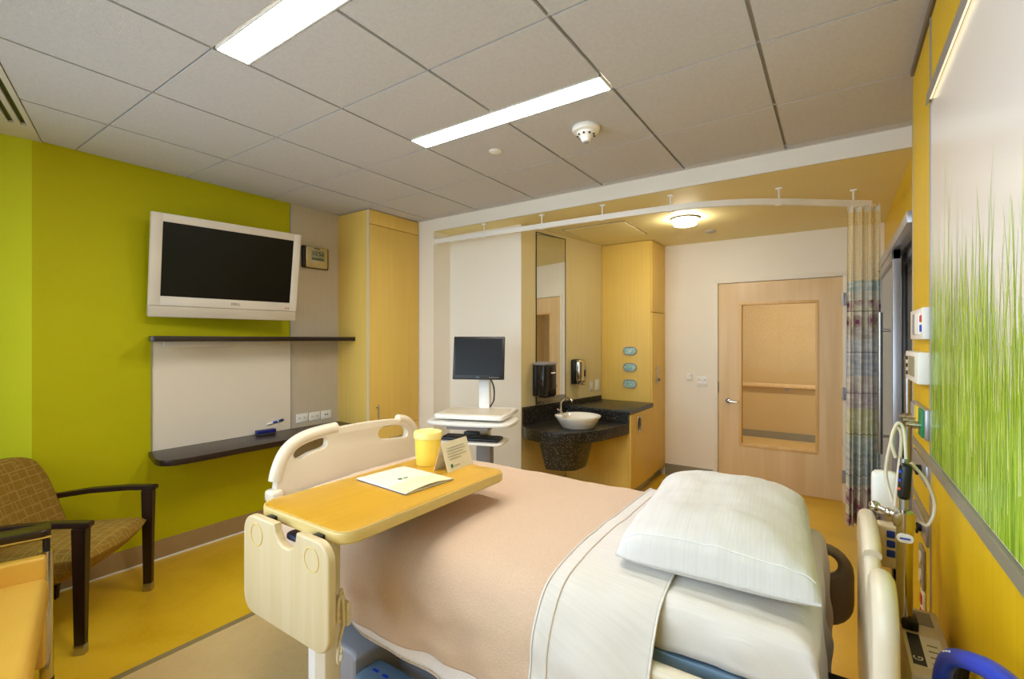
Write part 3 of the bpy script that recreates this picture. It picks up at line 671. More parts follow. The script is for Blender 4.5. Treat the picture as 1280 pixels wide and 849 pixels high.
# counter with basin level, higher side counter, splash and shroud
t = thing('sink_counter', 'black speckled curved sink counter with tapered shroud', 'counter', (0, 0, 0))
arc = spline([(-2.372, 3.645), (-2.28, 3.552), (-2.17, 3.512), (-2.06, 3.502), (-1.92, 3.525), (-1.82, 3.60), (-1.755, 3.71), (-1.70, 3.83), (-1.65, 4.06), (-1.622, 4.22), (-1.612, 4.31)], 5)
wl = mp(0.68, 0.002, 0); w0 = mp(0.012, 0.002, 0)
ol = [(w0.x, w0.y)] + [(p.x, p.y) for p in arc[2:]] + [(wl.x, wl.y)]
B().plate(ol, 0.10, 0.004, mx=Matrix.Translation((0, 0, 0.70))).build('basin_deck', 'speckled_black', t)
q1 = mp(1.33, 0.002, 0); q0 = mp(0.655, 0.002, 0)
B().plate([(q0.x, 4.285), (-1.595, 4.285), (-1.595, 4.975), (q1.x - 0.004, 4.975)], 0.04, 0.003, mx=Matrix.Translation((0, 0, 0.85))).build('side_counter', 'speckled_black', t)
B().box(wl.x + 0.005, -1.61, 4.288, 4.312, 0.74, 0.832).build('riser', 'speckled_black', t)
b = B(); s0, s1 = 0.012, 1.325
b.prism([tuple(mp(s0, 0.002, 0).xy), tuple(mp(s0, 0.022, 0).xy), tuple(mp(s1, 0.022, 0).xy), tuple(mp(s1, 0.002, 0).xy)], 0.745, 0.915)
b.build('backsplash', 'speckled_black', t)
sh = B(); top = [(-2.14, 3.53), (-1.99, 3.515), (-1.86, 3.58), (-1.79, 3.70), (-1.82, 3.95), (-2.20, 4.0)]; bot = [(-2.09, 3.565), (-1.97, 3.555), (-1.87, 3.605), (-1.83, 3.70), (-1.86, 3.88), (-2.15, 3.92)]
tp = [Vector((p.x, p.y, 0.66)) for p in spline(top, 5, True)]; bt = [Vector((p.x, p.y, 0.42)) for p in spline(bot, 5, True)]
tv = [sh.bm.verts.new(p) for p in tp]; bv = [sh.bm.verts.new(p) for p in bt]; n = len(tv)
for k in range(n): sh.bm.faces.new((tv[k], tv[(k + 1) % n], bv[(k + 1) % n], bv[k]))
sh.bm.faces.new(bv); sh.bm.faces.new(tv[::-1]); bmesh.ops.recalc_face_normals(sh.bm, faces=sh.bm.faces)
sh.build('shroud', 'speckled_black', t, smooth=40)
# basin
t = thing('wash_basin', 'white oval vessel basin on the black sink counter', 'sink', (-1.925, 3.86, 0.75))
B().lathe([(0, 0), (0.135, 0), (0.15, 0.006), (0.195, 0.085), (0.207, 0.10), (0.207, 0.106), (0.198, 0.107), (0.185, 0.095), (0.15, 0.04), (0.10, 0.02), (0.02, 0.016), (0, 0.016)], n=48).build('bowl', 'ceramic', t, smooth=50)
B().lathe([(0, 0.017), (0.02, 0.017), (0.02, 0.021), (0, 0.021)], n=20).build('drain', 'chrome', t)
B().plate([(-0.205 * math.cos(a / 10), 0.205 * math.sin(a / 10)) for a in range(-5, 6)] + [(-0.135 * math.cos(a / 10), 0.135 * math.sin(a / 10)) for a in range(5, -6, -1)], 0.016, 0.003, mx=Matrix.Translation((0, 0, 0.099))).build('faucet_ledge', 'ceramic', t)
t = thing('faucet', 'chrome gooseneck faucet on the rim of the white basin', 'faucet', (-2.096, 3.855, 0.8582), R(-4))
B().lathe([(0, 0.0), (0.024, 0.0), (0.024, 0.006), (0.016, 0.012), (0.015, 0.03), (0, 0.03)], n=20).build('base', 'chrome', t)
sp = [(0, 0, 0.01), (0, 0, 0.08)] + [(0.07 - 0.07 * math.cos(R(a)), 0, 0.08 + 0.07 * math.sin(R(a))) for a in range(20, 150, 15)]
B().tube(sp, 0.0115, 12).build('spout', 'chrome', t)
B().tube([(0, -0.012, 0.03), (-0.005, -0.03, 0.036), (-0.01, -0.05, 0.05)], 0.006).build('lever', 'chrome', t)
# soap, towels, switches on the laminate wall
t = mthing('soap_dispenser', 'chrome wall soap dispenser beside the mirror', 'dispenser', 0.84, 1.205)
B().box(-0.075, 0.06, -0.05, 0, -0.13, 0.13, 0.018).build('back_case', 'black_plastic', t)
B().box(-0.055, 0.078, -0.105, -0.035, -0.115, 0.125, 0.028, 3).build('cover', 'chrome', t); B().box(0.02, 0.055, -0.107, -0.10, -0.05, 0.02, 0.004).build('sight_window', 'smoked', t)
B().box(-0.02, 0.05, -0.115, -0.06, -0.135, -0.11, 0.008).build('push_bar', 'chrome', t)
t = mthing('towel_dispenser', 'smoked black paper towel dispenser in front of the mirror', 'dispenser', 0.245, 1.16, off=0.0105)
B().box(-0.1, 0.1, -0.05, 0, -0.155, 0.16, 0.012).build('back_case', 'black_plastic', t)
B().box(-0.1, 0.1, -0.14, -0.045, -0.155, 0.145, 0.022, 3).build('cover', 'smoked', t); B().box(-0.103, 0.103, -0.143, 0, 0.14, 0.165, 0.01).build('top_cap', 'grey_plastic', t)
B().cyl((-0.098, -0.09, 0), (-0.107, -0.09, 0), 0.014).cyl((-0.098, -0.09, 0.035), (-0.106, -0.09, 0.035), 0.006).build('side_lock', 'black_plastic', t)
B().box(0.01, 0.07, -0.142, -0.139, 0.06, 0.072).build('maker_mark', 'white_plastic', t); B().box(-0.07, 0.07, -0.13, -0.05, -0.165, -0.15, 0.004).build('outlet_lip', 'black_plastic', t)
for s, z, lb, m in ((1.145, 1.035, 'cream light switch nearest the soap dispenser', 'cream_plastic'), (1.265, 1.035, 'white blank outlet plate in the corner by tall cabinet', 'white_plastic')):
    t = mthing('light_switch', lb, 'switch', s, z)
    B().box(-0.04, 0.04, -0.007, 0, -0.06, 0.06, 0.002).build('plate', m, t); B().box(-0.016, 0.016, -0.011, -0.005, -0.034, 0.034, 0.002).build('rocker', 'white_plastic', t)
# cabinets
cx = -1.61
t = thing('base_cabinet', 'low maple cabinet under the black side counter', 'cabinet', (cx, 4.31, 0))
B().prism([(wl.x - cx + 0.006, 0.002), (-0.006, 0.002), (-0.006, 0.668), (MB_.x - cx + 0.004, 0.668)], 0.1, 0.828).build('body', 'maple_cabinet', t, smooth=0); B().box(-0.56, -0.035, 0.03, 0.668, 0, 0.1).build('kick_plate', 'steel', t)
hole = [(0.14 + 0.28 + x, 0.70 + z) for x, z in []]
cutc = capsule((0.235, 0.685), (0.235, 0.735), 0.052, 8)
dr = B().plate([(0.004, 0.105), (0.664, 0.105), (0.664, 0.826), (0.004, 0.826)], 0.018, 0.001, [cutc], mx=YZ @ Matrix.Translation((0, 0, 0.004))).build('side_door', 'maple_cabinet', t)
B().plate(capsule((0.235, 0.685), (0.235, 0.735), 0.06, 8), 0.008, 0.003, [capsule((0.235, 0.687), (0.235, 0.733), 0.046, 8)], mx=YZ @ Matrix.Translation((0, 0, 0.014))).build('rim', 'chrome', dr)
B().plate(capsule((0.235, 0.687), (0.235, 0.733), 0.05, 8), 0.002, 0.0005, mx=YZ @ Matrix.Translation((0, 0, -0.002))).build('dark_opening', 'black_plastic', dr)
t = thing('tall_cabinet', 'tall maple cabinet beside the door wall', 'cabinet', (cx, 4.985, 0))
B().box(-0.577, -0.02, 0, 0.46, 0.1, 2.595, 0.002).build('body', 'maple_cabinet', t); B().box(-0.55, -0.055, 0.0, 0.46, 0, 0.1).build('kick_plate', 'steel', t)
u = B().box(-0.019, -0.001, 0.003, 0.40, 1.835, 2.592, 0.0015).build('upper_door', 'maple_cabinet', t)
lo = B().box(-0.019, -0.001, 0.003, 0.40, 0.105, 1.828, 0.0015).build('lower_door', 'maple_cabinet', t)
B().box(-0.019, -0.001, 0.404, 0.46, 0.105, 2.592, 0.0015).build('filler_strip', 'maple_cabinet', t)
B().cyl((0.028, 0.10, 1.07), (0.028, 0.10, 1.25), 0.006).cyl((0, 0.10, 1.09), (0.028, 0.10, 1.09), 0.005).cyl((0, 0.10, 1.23), (0.028, 0.10, 1.23), 0.005).build('handle', 'steel', lo)
B().box(-0.001, 0.02, 0.16, 0.21, 1.085, 1.115, 0.004).build('lock', 'dark_metal', lo)
for z in (1.415, 1.237, 1.058):
    pl = B().plate(capsule((-0.275, z), (-0.215, z), 0.047, 8), 0.016, 0.004, [capsule((-0.275, z), (-0.215, z), 0.037, 8)], mx=basis((1, 0, 0), (0, 0, 1), (0, -1, 0), (0, -0.006, 0))).build('glove_slot', 'grey_plastic', t)
    B().plate(capsule((-0.275, z), (-0.215, z), 0.04, 8), 0.004, 0.001, mx=basis((1, 0, 0), (0, 0, 1), (0, -1, 0), (0, -0.003, 0))).build('slot_insert', 'teal_plate', pl)

# ================================================================== CURTAIN AND TRACK
t = thing('curtain_track', 'white curved curtain track hung from the dropped ceiling', 'curtain track', (0, 0, 2.5))
path = [Vector((-3.255, 3.415, 0)), Vector((-2.7, 3.43, 0)), Vector((-2.09, 3.455, 0)), Vector((-1.58, 3.475, 0)), Vector((-1.064, 3.505, 0)), Vector((-0.79, 3.55, 0)), Vector((-0.54, 3.65, 0)), Vector((-0.33, 3.78, 0)), Vector((-0.10, 3.96, 0)), Vector((0.10, 4.12, 0)), Vector((0.20, 4.20, 0))]
pp = spline(path, 6); b = B(); prev = None
for i, p in enumerate(pp):
    d = (pp[min(i + 1, len(pp) - 1)] - pp[max(i - 1, 0)]).normalized(); nn = Vector((-d.y, d.x, 0)) * 0.014
    ring = [b.bm.verts.new(p + nn * sx + Vector((0, 0, sz * 0.021))) for sx, sz in ((-1, -1), (1, -1), (1, 1), (-1, 1))]
    if prev:
        for k in range(4): b.bm.faces.new((prev[k], prev[(k + 1) % 4], ring[(k + 1) % 4], ring[k]))
    else: b.bm.faces.new(ring)
    prev = ring
b.bm.faces.new(prev[::-1]); bmesh.ops.recalc_face_normals(b.bm, faces=b.bm.faces)
b.build('rail', 'white_plastic', t)
B().box(-3.262, -3.245, 3.39, 3.44, -0.035, 0.035, 0.004).build('end_bracket', 'white_plastic', t)
for x, y in ((-2.66, 3.432), (-2.06, 3.457), (-1.52, 3.478), (-1.0, 3.515), (-0.33, 3.78), (0.10, 4.12)):
    B().cyl((x, y, 0.018), (x, y, 0.1), 0.006, n=8).box(x - 0.02, x + 0.02, y - 0.012, y + 0.012, 0.088, 0.1, 0.003).box(x - 0.02, x + 0.02, y - 0.018, y + 0.018, -0.026, -0.018, 0.003).build('hanger', 'white_plastic', t)
# curtain, gathered at the end of the track: cloth folds between two points
def folds(s):
    """position on the gathered cloth, s 0..1"""
    a = s * 2 * math.pi * 3.6
    x = 0.06 + 0.195 * s + 0.006 * math.sin(a * 0.5 + 1)
    y = 4.12 + 0.07 * s + 0.019 * math.sin(a + 0.8) + 0.007 * math.sin(2.3 * a)
    return x, y
t = thing('privacy_curtain', 'gathered patterned privacy curtain with net top beside the sliding door', 'curtain', (0, 0, 0))
n_ = 110; xs = [folds(k / n_) for k in range(n_ + 1)]; cum = [0]
for k in range(n_): cum.append(cum[-1] + math.hypot(xs[k + 1][0] - xs[k][0], xs[k + 1][1] - xs[k][1]))
def cloth(z0, z1, nz, spread=0.0):
    b = B()
    def f(u, v):
        k = min(n_, round(u * n_)); x, y = xs[k]; z = z0 + (z1 - z0) * v
        q = (2.48 - z); x = 0.155 + (x - 0.155) * (1 + 0.05 * q); y += 0.014 * q * math.sin(k * 0.35 + q)
        return (x, y, z)
    return b.grid(f, n_, nz, uv=lambda u, v: (cum[min(n_, round(u * n_))], z0 + (z1 - z0) * v))
cloth(0.22, 1.955, 24).build('printed_cloth', 'curtain_print', t, smooth=180)
cloth(1.955, 2.44, 8).build('net_top', 'curtain_net', t, smooth=180)
cloth(2.44, 2.475, 1).build('heading_tape', 'paper', t, smooth=180)
b = B()
for k in range(0, 11):
    x, y = xs[k * 11]; b.cyl((x, y, 2.465), (x * 0.9 + 0.015, 4.13 + (y - 4.13) * 0.3, 2.485), 0.003, n=6)
b.build('hook', 'white_plastic', t)['kind'] = 'stuff'

# ================================================================== HEADWALL
from mathutils import noise
def wb_(b, name, m, parent, **k):
    """a part given in world coordinates under a thing that is only translated"""
    o = b.build(name, m, parent, **k); o.location = -Vector(parent.location); return o
HX, HY = 0.275, 2.69
t = thing('headwall_unit', 'golden maple headwall with aluminium trims around the grass picture', 'wall panel', (HX, 1.2, 0))
wb_(B().box(HX + 0.012, XR - 0.002, -0.5, HY, 0.0, HC - 0.004), 'carcass', 'maple_headwall', t, smooth=0)
for y0, y1, z0, z1, nm in ((2.212, HY - 0.008, 1.125, HC - 0.05, 'panel'), (2.212, HY - 0.008, 0.905, 1.095, 'panel'), (2.212, HY - 0.008, 0.01, 0.885, 'panel'), (-0.5, 2.196, 2.40, HC - 0.05, 'panel'), (-0.5, 2.196, 0.01, 1.10, 'panel')):
    wb_(B().box(HX, HX + 0.014, y0, y1, z0, z1, 0.001), nm, 'maple_headwall', t, smooth=0)
wb_(B().box(HX - 0.004, HX + 0.014, 2.196, 2.212, 0, HC - 0.05), 'vertical_trim', 'aluminium', t, smooth=0)
wb_(B().box(HX - 0.002, XR - 0.002, HY - 0.008, HY + 0.004, 0, HC - 0.05), 'vertical_trim', 'aluminium', t, smooth=0)
wb_(B().box(HX - 0.012, HX + 0.01, -0.5, 2.196, 1.098, 1.132, 0.002), 'lower_rail', 'rail_grey', t, smooth=0)
wb_(B().box(HX - 0.004, HX + 0.012, 2.212, HY - 0.008, 1.095, 1.125), 'lower_rail', 'rail_grey', t, smooth=0)
wb_(B().box(HX - 0.004, HX + 0.012, 2.212, HY - 0.008, 0.885, 0.905), 'lower_rail', 'rail_grey', t, smooth=0)
wb_(B().box(HX - 0.012, HX + 0.01, -0.5, 2.2, 2.372, 2.40, 0.002), 'upper_rail', 'rail_grey', t, smooth=0)
wb_(B().box(HX - 0.007, HX + 0.02, -0.5, HY + 0.01, HC - 0.03, HC - 0.002, 0.003), 'cornice', 'taupe_trim_and_shade', t, smooth=0)
# grass picture
AY0, AY1, AZ0, AZ1 = 0.35, 2.194, 1.134, 2.370
t = thing('grass_picture', 'large printed panel of tall green grass on white', 'picture', (HX, 1.27, 1.75))
wb_(B().box(HX - 0.002, HX + 0.012, AY0, AY1, AZ0, AZ1), 'print_panel', 'print_white', t, smooth=0)
rnd = random.Random(3)
layers = {}
def blade(y, z0, h, wd, lean, curl, m, d):
    b = layers.setdefault(m, B()); vs = []
    n = 7
    for k in range(n + 1):
        q = k / n; yy = y + lean * h * q + curl * h * q * q; zz = z0 + h * q; ww = wd * (1 - q) ** 0.6 * 0.5 + 0.0004
        if zz > AZ1 - 0.01: break
        if not (AY0 + 0.004 < yy - ww and yy + ww < AY1 - 0.002): break
        vs.append((b.bm.verts.new((HX - 0.0022 - d, yy - ww, zz)), b.bm.verts.new((HX - 0.0022 - d, yy + ww, zz))))
    for p, q in zip(vs, vs[1:]): b.bm.faces.new((p[0], p[1], q[1], q[0]))
dd = 0.0
def rise(y): return 0.40 + 0.16 * math.sin(y * 3.1 + 0.7) + 0.08 * math.sin(y * 9.0)
for band, (cnt, lo, hi, wmin, wmax, ms) in enumerate(((520, 0.35, 0.80, 0.006, 0.014, (5, 4, 2)), (620, 0.30, 0.72, 0.004, 0.010, (2, 1, 4)), (560, 0.2, 0.66, 0.003, 0.009, (1, 0, 2)), (330, 0.15, 0.62, 0.003, 0.008, (0, 3, 1)), (150, 0.45, 1.0, 0.002, 0.006, (1, 2, 4)))):
    for k in range(cnt):
        y = rnd.uniform(AY0, AY1); h = rnd.uniform(lo, hi) * (0.66 + rise(y) * 0.62)
        z0 = AZ0 + 0.003 if rnd.random() < 0.75 else AZ0 + rnd.uniform(0, 0.25)
        dd += 4e-7
        blade(y, z0, h * rnd.uniform(0.6, 1.05), rnd.uniform(wmin, wmax), rnd.gauss(0, 0.05), rnd.gauss(0, 0.07), rnd.choice(ms), dd)
for k in range(120):                                   # pale gaps near the foot of the print
    y = rnd.uniform(AY0, AY1); dd += 4e-7
    blade(y, AZ0 + rnd.uniform(0.05, 0.4), rnd.uniform(0.05, 0.2), rnd.uniform(0.002, 0.006), rnd.gauss(0, 0.03), 0, 5, dd)
for m in sorted(layers):
    o = wb_(layers[m], 'grass_print', 'grass_print_%d' % m, t, smooth=0); o['kind'] = 'stuff'
# slim lamp above the picture
t = thing('picture_light', 'slim lamp strip along the top of the grass picture', 'light', (HX, 1.3, 2.37))
B().box(-0.016, 0.0, -0.9, 0.88, 0.004, 0.028, 0.003).build('housing', 'aluminium', t, smooth=0)
mat('strip_lens', (255, 240, 200), rough=0.5, emit=1); emissive('strip_lens', 1.6, (1.0, 0.86, 0.58))
B().box(-0.017, -0.014, -0.9, 0.88, -0.016, 0.006).build('lip', 'aluminium', t, smooth=0)
B().box(-0.013, -0.003, -0.89, 0.87, 0.002, 0.005).build('lens', 'strip_lens', t, smooth=0)
# service plates on the narrow column
def plate_thing(name, lb, cat, y, z, w_, h_, d_, m, grp=None):
    q = thing(name, lb, cat, (HX, y, z), 0, grp); B().box(-d_, 0, -w_ / 2, w_ / 2, -h_ / 2, h_ / 2, 0.004).build('plate', m, q); return q
t = plate_thing('nurse_call_switch', 'white switch plate with red and blue buttons on headwall', 'switch', 2.38, 1.598, 0.33, 0.115, 0.022, 'white_plastic')
for k, m in ((-0.09, 'white_plastic'), (-0.03, 'white_plastic'), (0.03, 'grey_plastic')): B().box(-0.028, -0.02, k - 0.02, k + 0.02, -0.04, 0.04, 0.003).build('rocker', m, t)
B().box(-0.026, -0.02, -0.145, -0.12, 0.005, 0.03, 0.002).build('red_button', 'red_plastic', t); B().box(-0.026, -0.02, -0.145, -0.12, -0.03, -0.005, 0.002).build('blue_button', 'blue_mark', t)
t = plate_thing('nurse_call_station', 'white nurse call box with small display on headwall', 'control panel', 2.395, 1.436, 0.35, 0.115, 0.035, 'white_plastic')
B().box(-0.038, -0.033, -0.10, 0.06, -0.035, 0.04).build('display', 'lcd', t)
for k in (-0.03, 0.0, 0.03): B().cyl((-0.034, 0.11, k), (-0.04, 0.11, k), 0.008, n=10).build('button', 'ink', t)
t = plate_thing('gas_outlet_panel', 'grey plate with yellow and green gas outlets on headwall', 'gas outlet', 2.385, 1.235, 0.34, 0.11, 0.015, 'aluminium')
for y, m in ((0.12, 'grey_plastic'), (0.01, 'yellow_plate'), (-0.10, 'green_plate')):
    q = B().box(-0.022, -0.014, y - 0.045, y + 0.045, -0.05, 0.05, 0.003).build('outlet_face', m, t)
    B().cyl((-0.02, y, -0.01), (-0.05, y, -0.01), 0.014, n=14).cyl((-0.05, y, -0.01), (-0.06, y, -0.01), 0.009, n=12).build('nozzle', 'chrome', q)
for z, lb in ((1.05, 'upper silver valve plate with black lever on headwall'), (0.835, 'lower silver valve plate with black lever on headwall')):
    t = plate_thing('valve_plate', lb, 'valve', 2.41, z, 0.37, 0.075, 0.012, 'aluminium', 'valve plates on the headwall')
    B().cyl((-0.012, -0.07, 0), (-0.028, -0.07, 0), 0.018, n=14).box(-0.034, -0.026, -0.13, -0.01, -0.009, 0.009, 0.003).build('lever', 'black_plastic', t)
    B().box(-0.0135, -0.011, 0.04, 0.09, -0.025, -0.01).build('indicator', 'yellow_plate', t)
t = plate_thing('wall_outlet', 'grey duplex outlet low on the headwall column', 'outlet', 2.37, 0.675, 0.10, 0.15, 0.01, 'rail_grey')
for k in (-0.035, 0.035): B().cyl((-0.009, 0, k), (-0.014, 0, k), 0.025, n=16).build('socket', 'cream_plastic', t)
t = plate_thing('wall_outlet', 'red emergency outlet lowest on the headwall column', 'outlet', 2.345, 0.535, 0.07, 0.12, 0.01, 'cream_plastic')
for k in (-0.028, 0.028): B().box(-0.014, -0.009, -0.018, 0.018, k - 0.018, k + 0.018, 0.004).build('socket', 'red_plastic', t)

# ================================================================== BED
bed = thing('hospital_bed', 'hospital bed frame with cream plastic head and foot boards', 'bed', (-1.02, 1.62, 0))
def board(ol, holes, x, th, name, m='cream_plastic', bev=0.012):
    return wb_(B().plate(ol, th, bev, holes, mx=basis((0, 1, 0), (0, 0, 1), (1, 0, 0), (x, 0, 0)), res=3), name, m, bed, smooth=50)
# foot board
top = [(p.x, p.y) for p in spline([(1.165, 0.80), (1.168, 0.88), (1.185, 0.955), (1.225, 1.025), (1.30, 1.068), (1.42, 1.086), (1.60, 1.092), (1.78, 1.088), (1.90, 1.078), (1.96, 1.062), (2.01, 1.02), (2.045, 0.955), (2.06, 0.88), (2.063, 0.80)], 5)]
fb = [(1.165, 0.42)] + top + [(2.063, 0.42)]
h1 = [(p.x, p.y) for p in spline([(1.255, 0.99), (1.25, 1.012), (1.275, 1.035), (1.33, 1.052), (1.40, 1.06), (1.428, 1.05), (1.425, 1.02), (1.40, 1.008), (1.33, 0.997), (1.28, 0.98)], 3, True)]
h2 = [(p.x, p.y) for p in spline([(1.745, 1.03), (1.775, 1.056), (1.86, 1.054), (1.93, 1.04), (1.962, 1.005), (1.955, 0.975), (1.92, 0.972), (1.80, 0.986), (1.755, 1.0)], 3, True)]
board(fb, [[(y, z - 0.006) for y, z in h1], [(y, z - 0.006) for y, z in h2]], -2.11, 0.04, 'footboard', bev=0.004)
wb_(B().tube([Vector((-2.11, y, z)) for y, z in top[6:28]], 0.029, 12), 'grip_rail', 'cream_plastic', bed, smooth=60)
wb_(B().tube([Vector((-2.11, y, z)) for y, z in top[40:64]], 0.026, 12), 'grip_rail', 'cream_plastic', bed, smooth=60)
for y in (1.165, 2.063): wb_(B().box(-2.145, -2.07, y - 0.03, y + 0.03, 0.80, 0.86, 0.018, 3), 'corner_bumper', 'cream_plastic', bed)
# head board, edge-on to the view
ht = [(p.x, p.y) for p in spline([(1.17, 0.82), (1.172, 0.91), (1.185, 0.985), (1.23, 1.025), (1.30, 1.02), (1.36, 0.975), (1.42, 0.93), (1.50, 0.91), (1.57, 0.94), (1.66, 0.98), (1.80, 0.985), (1.93, 0.965), (2.02, 0.90), (2.06, 0.80)], 5)]
board([(1.17, 0.40)] + ht + [(2.06, 0.40)], [], 0.08, 0.038, 'headboard', bev=0.017)
wb_(B().tube([Vector((0.08, y, z)) for y, z in ht[1:28]], 0.022, 12), 'grip_rail', 'cream_plastic', bed, smooth=60)
wb_(B().tube([Vector((0.08, y, z)) for y, z in ht[42:64]], 0.022, 12), 'grip_rail', 'cream_plastic', bed, smooth=60)
# side rails, lowered
def rail(x0, x1, y, z0, z1, holes, m, name='side_rail'):
    return wb_(B().plate(rrect(x0, x1, z0, z1, 0.10), 0.045, 0.02, holes, mx=basis((1, 0, 0), (0, 0, 1), (0, -1, 0), (0, y, 0)), res=3), name, m, bed, smooth=50)
rail(-0.62, 0.055, 2.135, 0.47, 0.775, [capsule((-0.30, 0.70), (-0.03, 0.70), 0.035)], 'taupe_trim_and_shade')  # far rail is cream plastic; its shade is put into the taupe colour
rail(-0.95, -0.16, 1.17, 0.40, 0.738, [capsule((-0.82, 0.66), (-0.30, 0.66), 0.03)], 'cream_plastic')
# deck frame
wb_(B().box(-2.06, -0.02, 1.228, 1.258, 0.692, 0.733, 0.005), 'deck_rail', 'frame_blue_grey', bed); wb_(B().box(-2.06, -0.02, 2.045, 2.075, 0.692, 0.733, 0.005), 'deck_rail', 'frame_blue_grey', bed)
wb_(B().box(-2.05, -0.12, 1.259, 2.044, 0.70, 0.732), 'deck_panel', 'dark_metal', bed)
for x in (-2.0, -0.3): wb_(B().box(x - 0.03, x + 0.03, 1.26, 2.04, 0.58, 0.695, 0.006), 'cross_beam', 'dark_metal', bed)
for x in (-1.35, -0.6): wb_(B().box(x - 0.06, x + 0.06, 1.50, 1.74, 0.26, 0.70, 0.01), 'lift_column', 'grey_plastic', bed)
wb_(B().box(-0.11, 0.07, 1.5, 1.7, 0.50, 0.55, 0.006), 'head_bracket', 'dark_metal', bed); wb_(B().box(-2.12, -1.98, 1.3, 1.9, 0.5, 0.55, 0.006), 'foot_bracket', 'dark_metal', bed)
# base with cover, marked bar, pedals, castors
wb_(B().box(-1.62, -0.3, 1.30, 1.92, 0.15, 0.27, 0.02), 'base_frame', 'grey_plastic', bed)
cov = [(p.x, p.y) for p in spline([(-1.72, 1.24), (-1.72, 1.17), (-1.66, 1.135), (-1.52, 1.13), (-1.46, 1.15), (-1.46, 1.5), (-1.72, 1.5)], 4, True)]
wb_(B().plate(cov, 0.17, 0.02, mx=Matrix.Translation((0, 0, 0.275)), res=3), 'foot_cover', 'grey_plastic', bed)
mk = wb_(B().box(-1.455, -0.45, 1.10, 1.22, 0.20, 0.315, 0.012), 'push_bar', 'frame_blue_grey', bed)
for k in range(9):
    if k in (3, 4): continue
    o = B().box(-1.42 + k * 0.052, -1.392 + k * 0.052, 1.155, 1.167, 0.3145, 0.3158).build('blue_dash', 'blue_mark', mk, smooth=0)
o = B().lathe([(0.031, 0.3145), (0.031, 0.3156), (0.026, 0.3156), (0.026, 0.3145)], (-1.225, 1.16, 0), 24).box(-1.245, -1.205, 1.153, 1.166, 0.3145, 0.3157).box(-1.231, -1.219, 1.138, 1.182, 0.3145, 0.3157).build('lift_symbol', 'blue_mark', mk, smooth=0)
wb_(B().box(-1.70, -1.58, 1.09, 1.13, 0.09, 0.13, 0.01, mx=None).cyl((-1.64, 1.11, 0.12), (-1.60, 1.2, 0.2), 0.012), 'brake_pedal', 'orange_plastic', bed)
for x in (-1.62, -0.32):
    for y in (1.24, 1.98):
        c_ = wb_(B().cyl((x - 0.012, y, 0.062), (x + 0.012, y, 0.062), 0.06, n=24), 'castor', 'black_plastic', bed)
        B().box(x - 0.022, x + 0.022, y - 0.05, y + 0.03, 0.075, 0.17, 0.01).build('fork', 'grey_plastic', c_)

# ------------------------------------------------------------------ mattress and fitted sheet
mt = thing('mattress', 'mattress in a white striped fitted sheet on the bed frame', 'mattress', (-1.04, 1.64, 0.70))
wb_(B().box(-2.06, -0.05, 1.25, 2.055, 0.736, 0.826, 0.04, 4), 'core', 'hem_sheet', mt, smooth=60)
def rdrop(a, r):
    """depth and run of a rounded edge after arc length a past the start of the rounding"""
    q = r * math.pi / 2
    if a <= 0: return 0.0, 0.0
    if a < q: return r - r * math.cos(a / r), r * math.sin(a / r)
    return r + (a - q), r
def nz(x, y, z=0.0): return noise.noise(Vector((x, y, z)))
def fitted(u, v):
    r = 0.055; x0, xe = -0.85, -0.035; ax = u * (0.815 + 0.36) - (0.815 - r)     # arc past the start of the head-end rounding
    dxz, run = rdrop(ax, r); x = xe - r + run + min(ax, 0)
    ay = v * 1.30; near = 0.10; L1 = near; width = 0.80
    # v runs near hem -> top -> far hem
    if ay < near + r: dz, rn = rdrop(near + r - ay, r); y = 1.235 + r - rn
    elif ay < near + r + 0.725: dz = 0; y = 1.235 + r + (ay - near - r)
    else: dz, rn = rdrop(ay - near - r - 0.725, r); y = 1.235 + r + 0.725 + rn
    z = 0.862 - max(dz, dxz)
    z -= 0.012 * sm(clamp((x + 0.30) / 0.26)) * (1 if dz == 0 else 0.4)
    wr = 0.009 * nz(x * 5, y * 14, 1) + 0.007 * nz(x * 16, y * 7, 4)
    if dxz > 0.04: x += 0.022 * math.sin(y * 26 + 2 * nz(y * 4, z * 5)) * clamp((dxz - 0.04) / 0.2) + 0.012 * nz(y * 9, z * 9, 2)
    elif dz > 0.03: y += 0.005 * math.sin(x * 30 + z * 20) + 0.008 * nz(x * 8, z * 12, 3)
    z = max(z, 0.738 + 0.005 * nz(x * 10, 2)) if dxz < 0.06 else z
    return (x, y, z + wr)
wb_(B().grid(fitted, 60, 64, flip=True), 'fitted_sheet', 'linen_white', mt, smooth=180, solid=0.004)

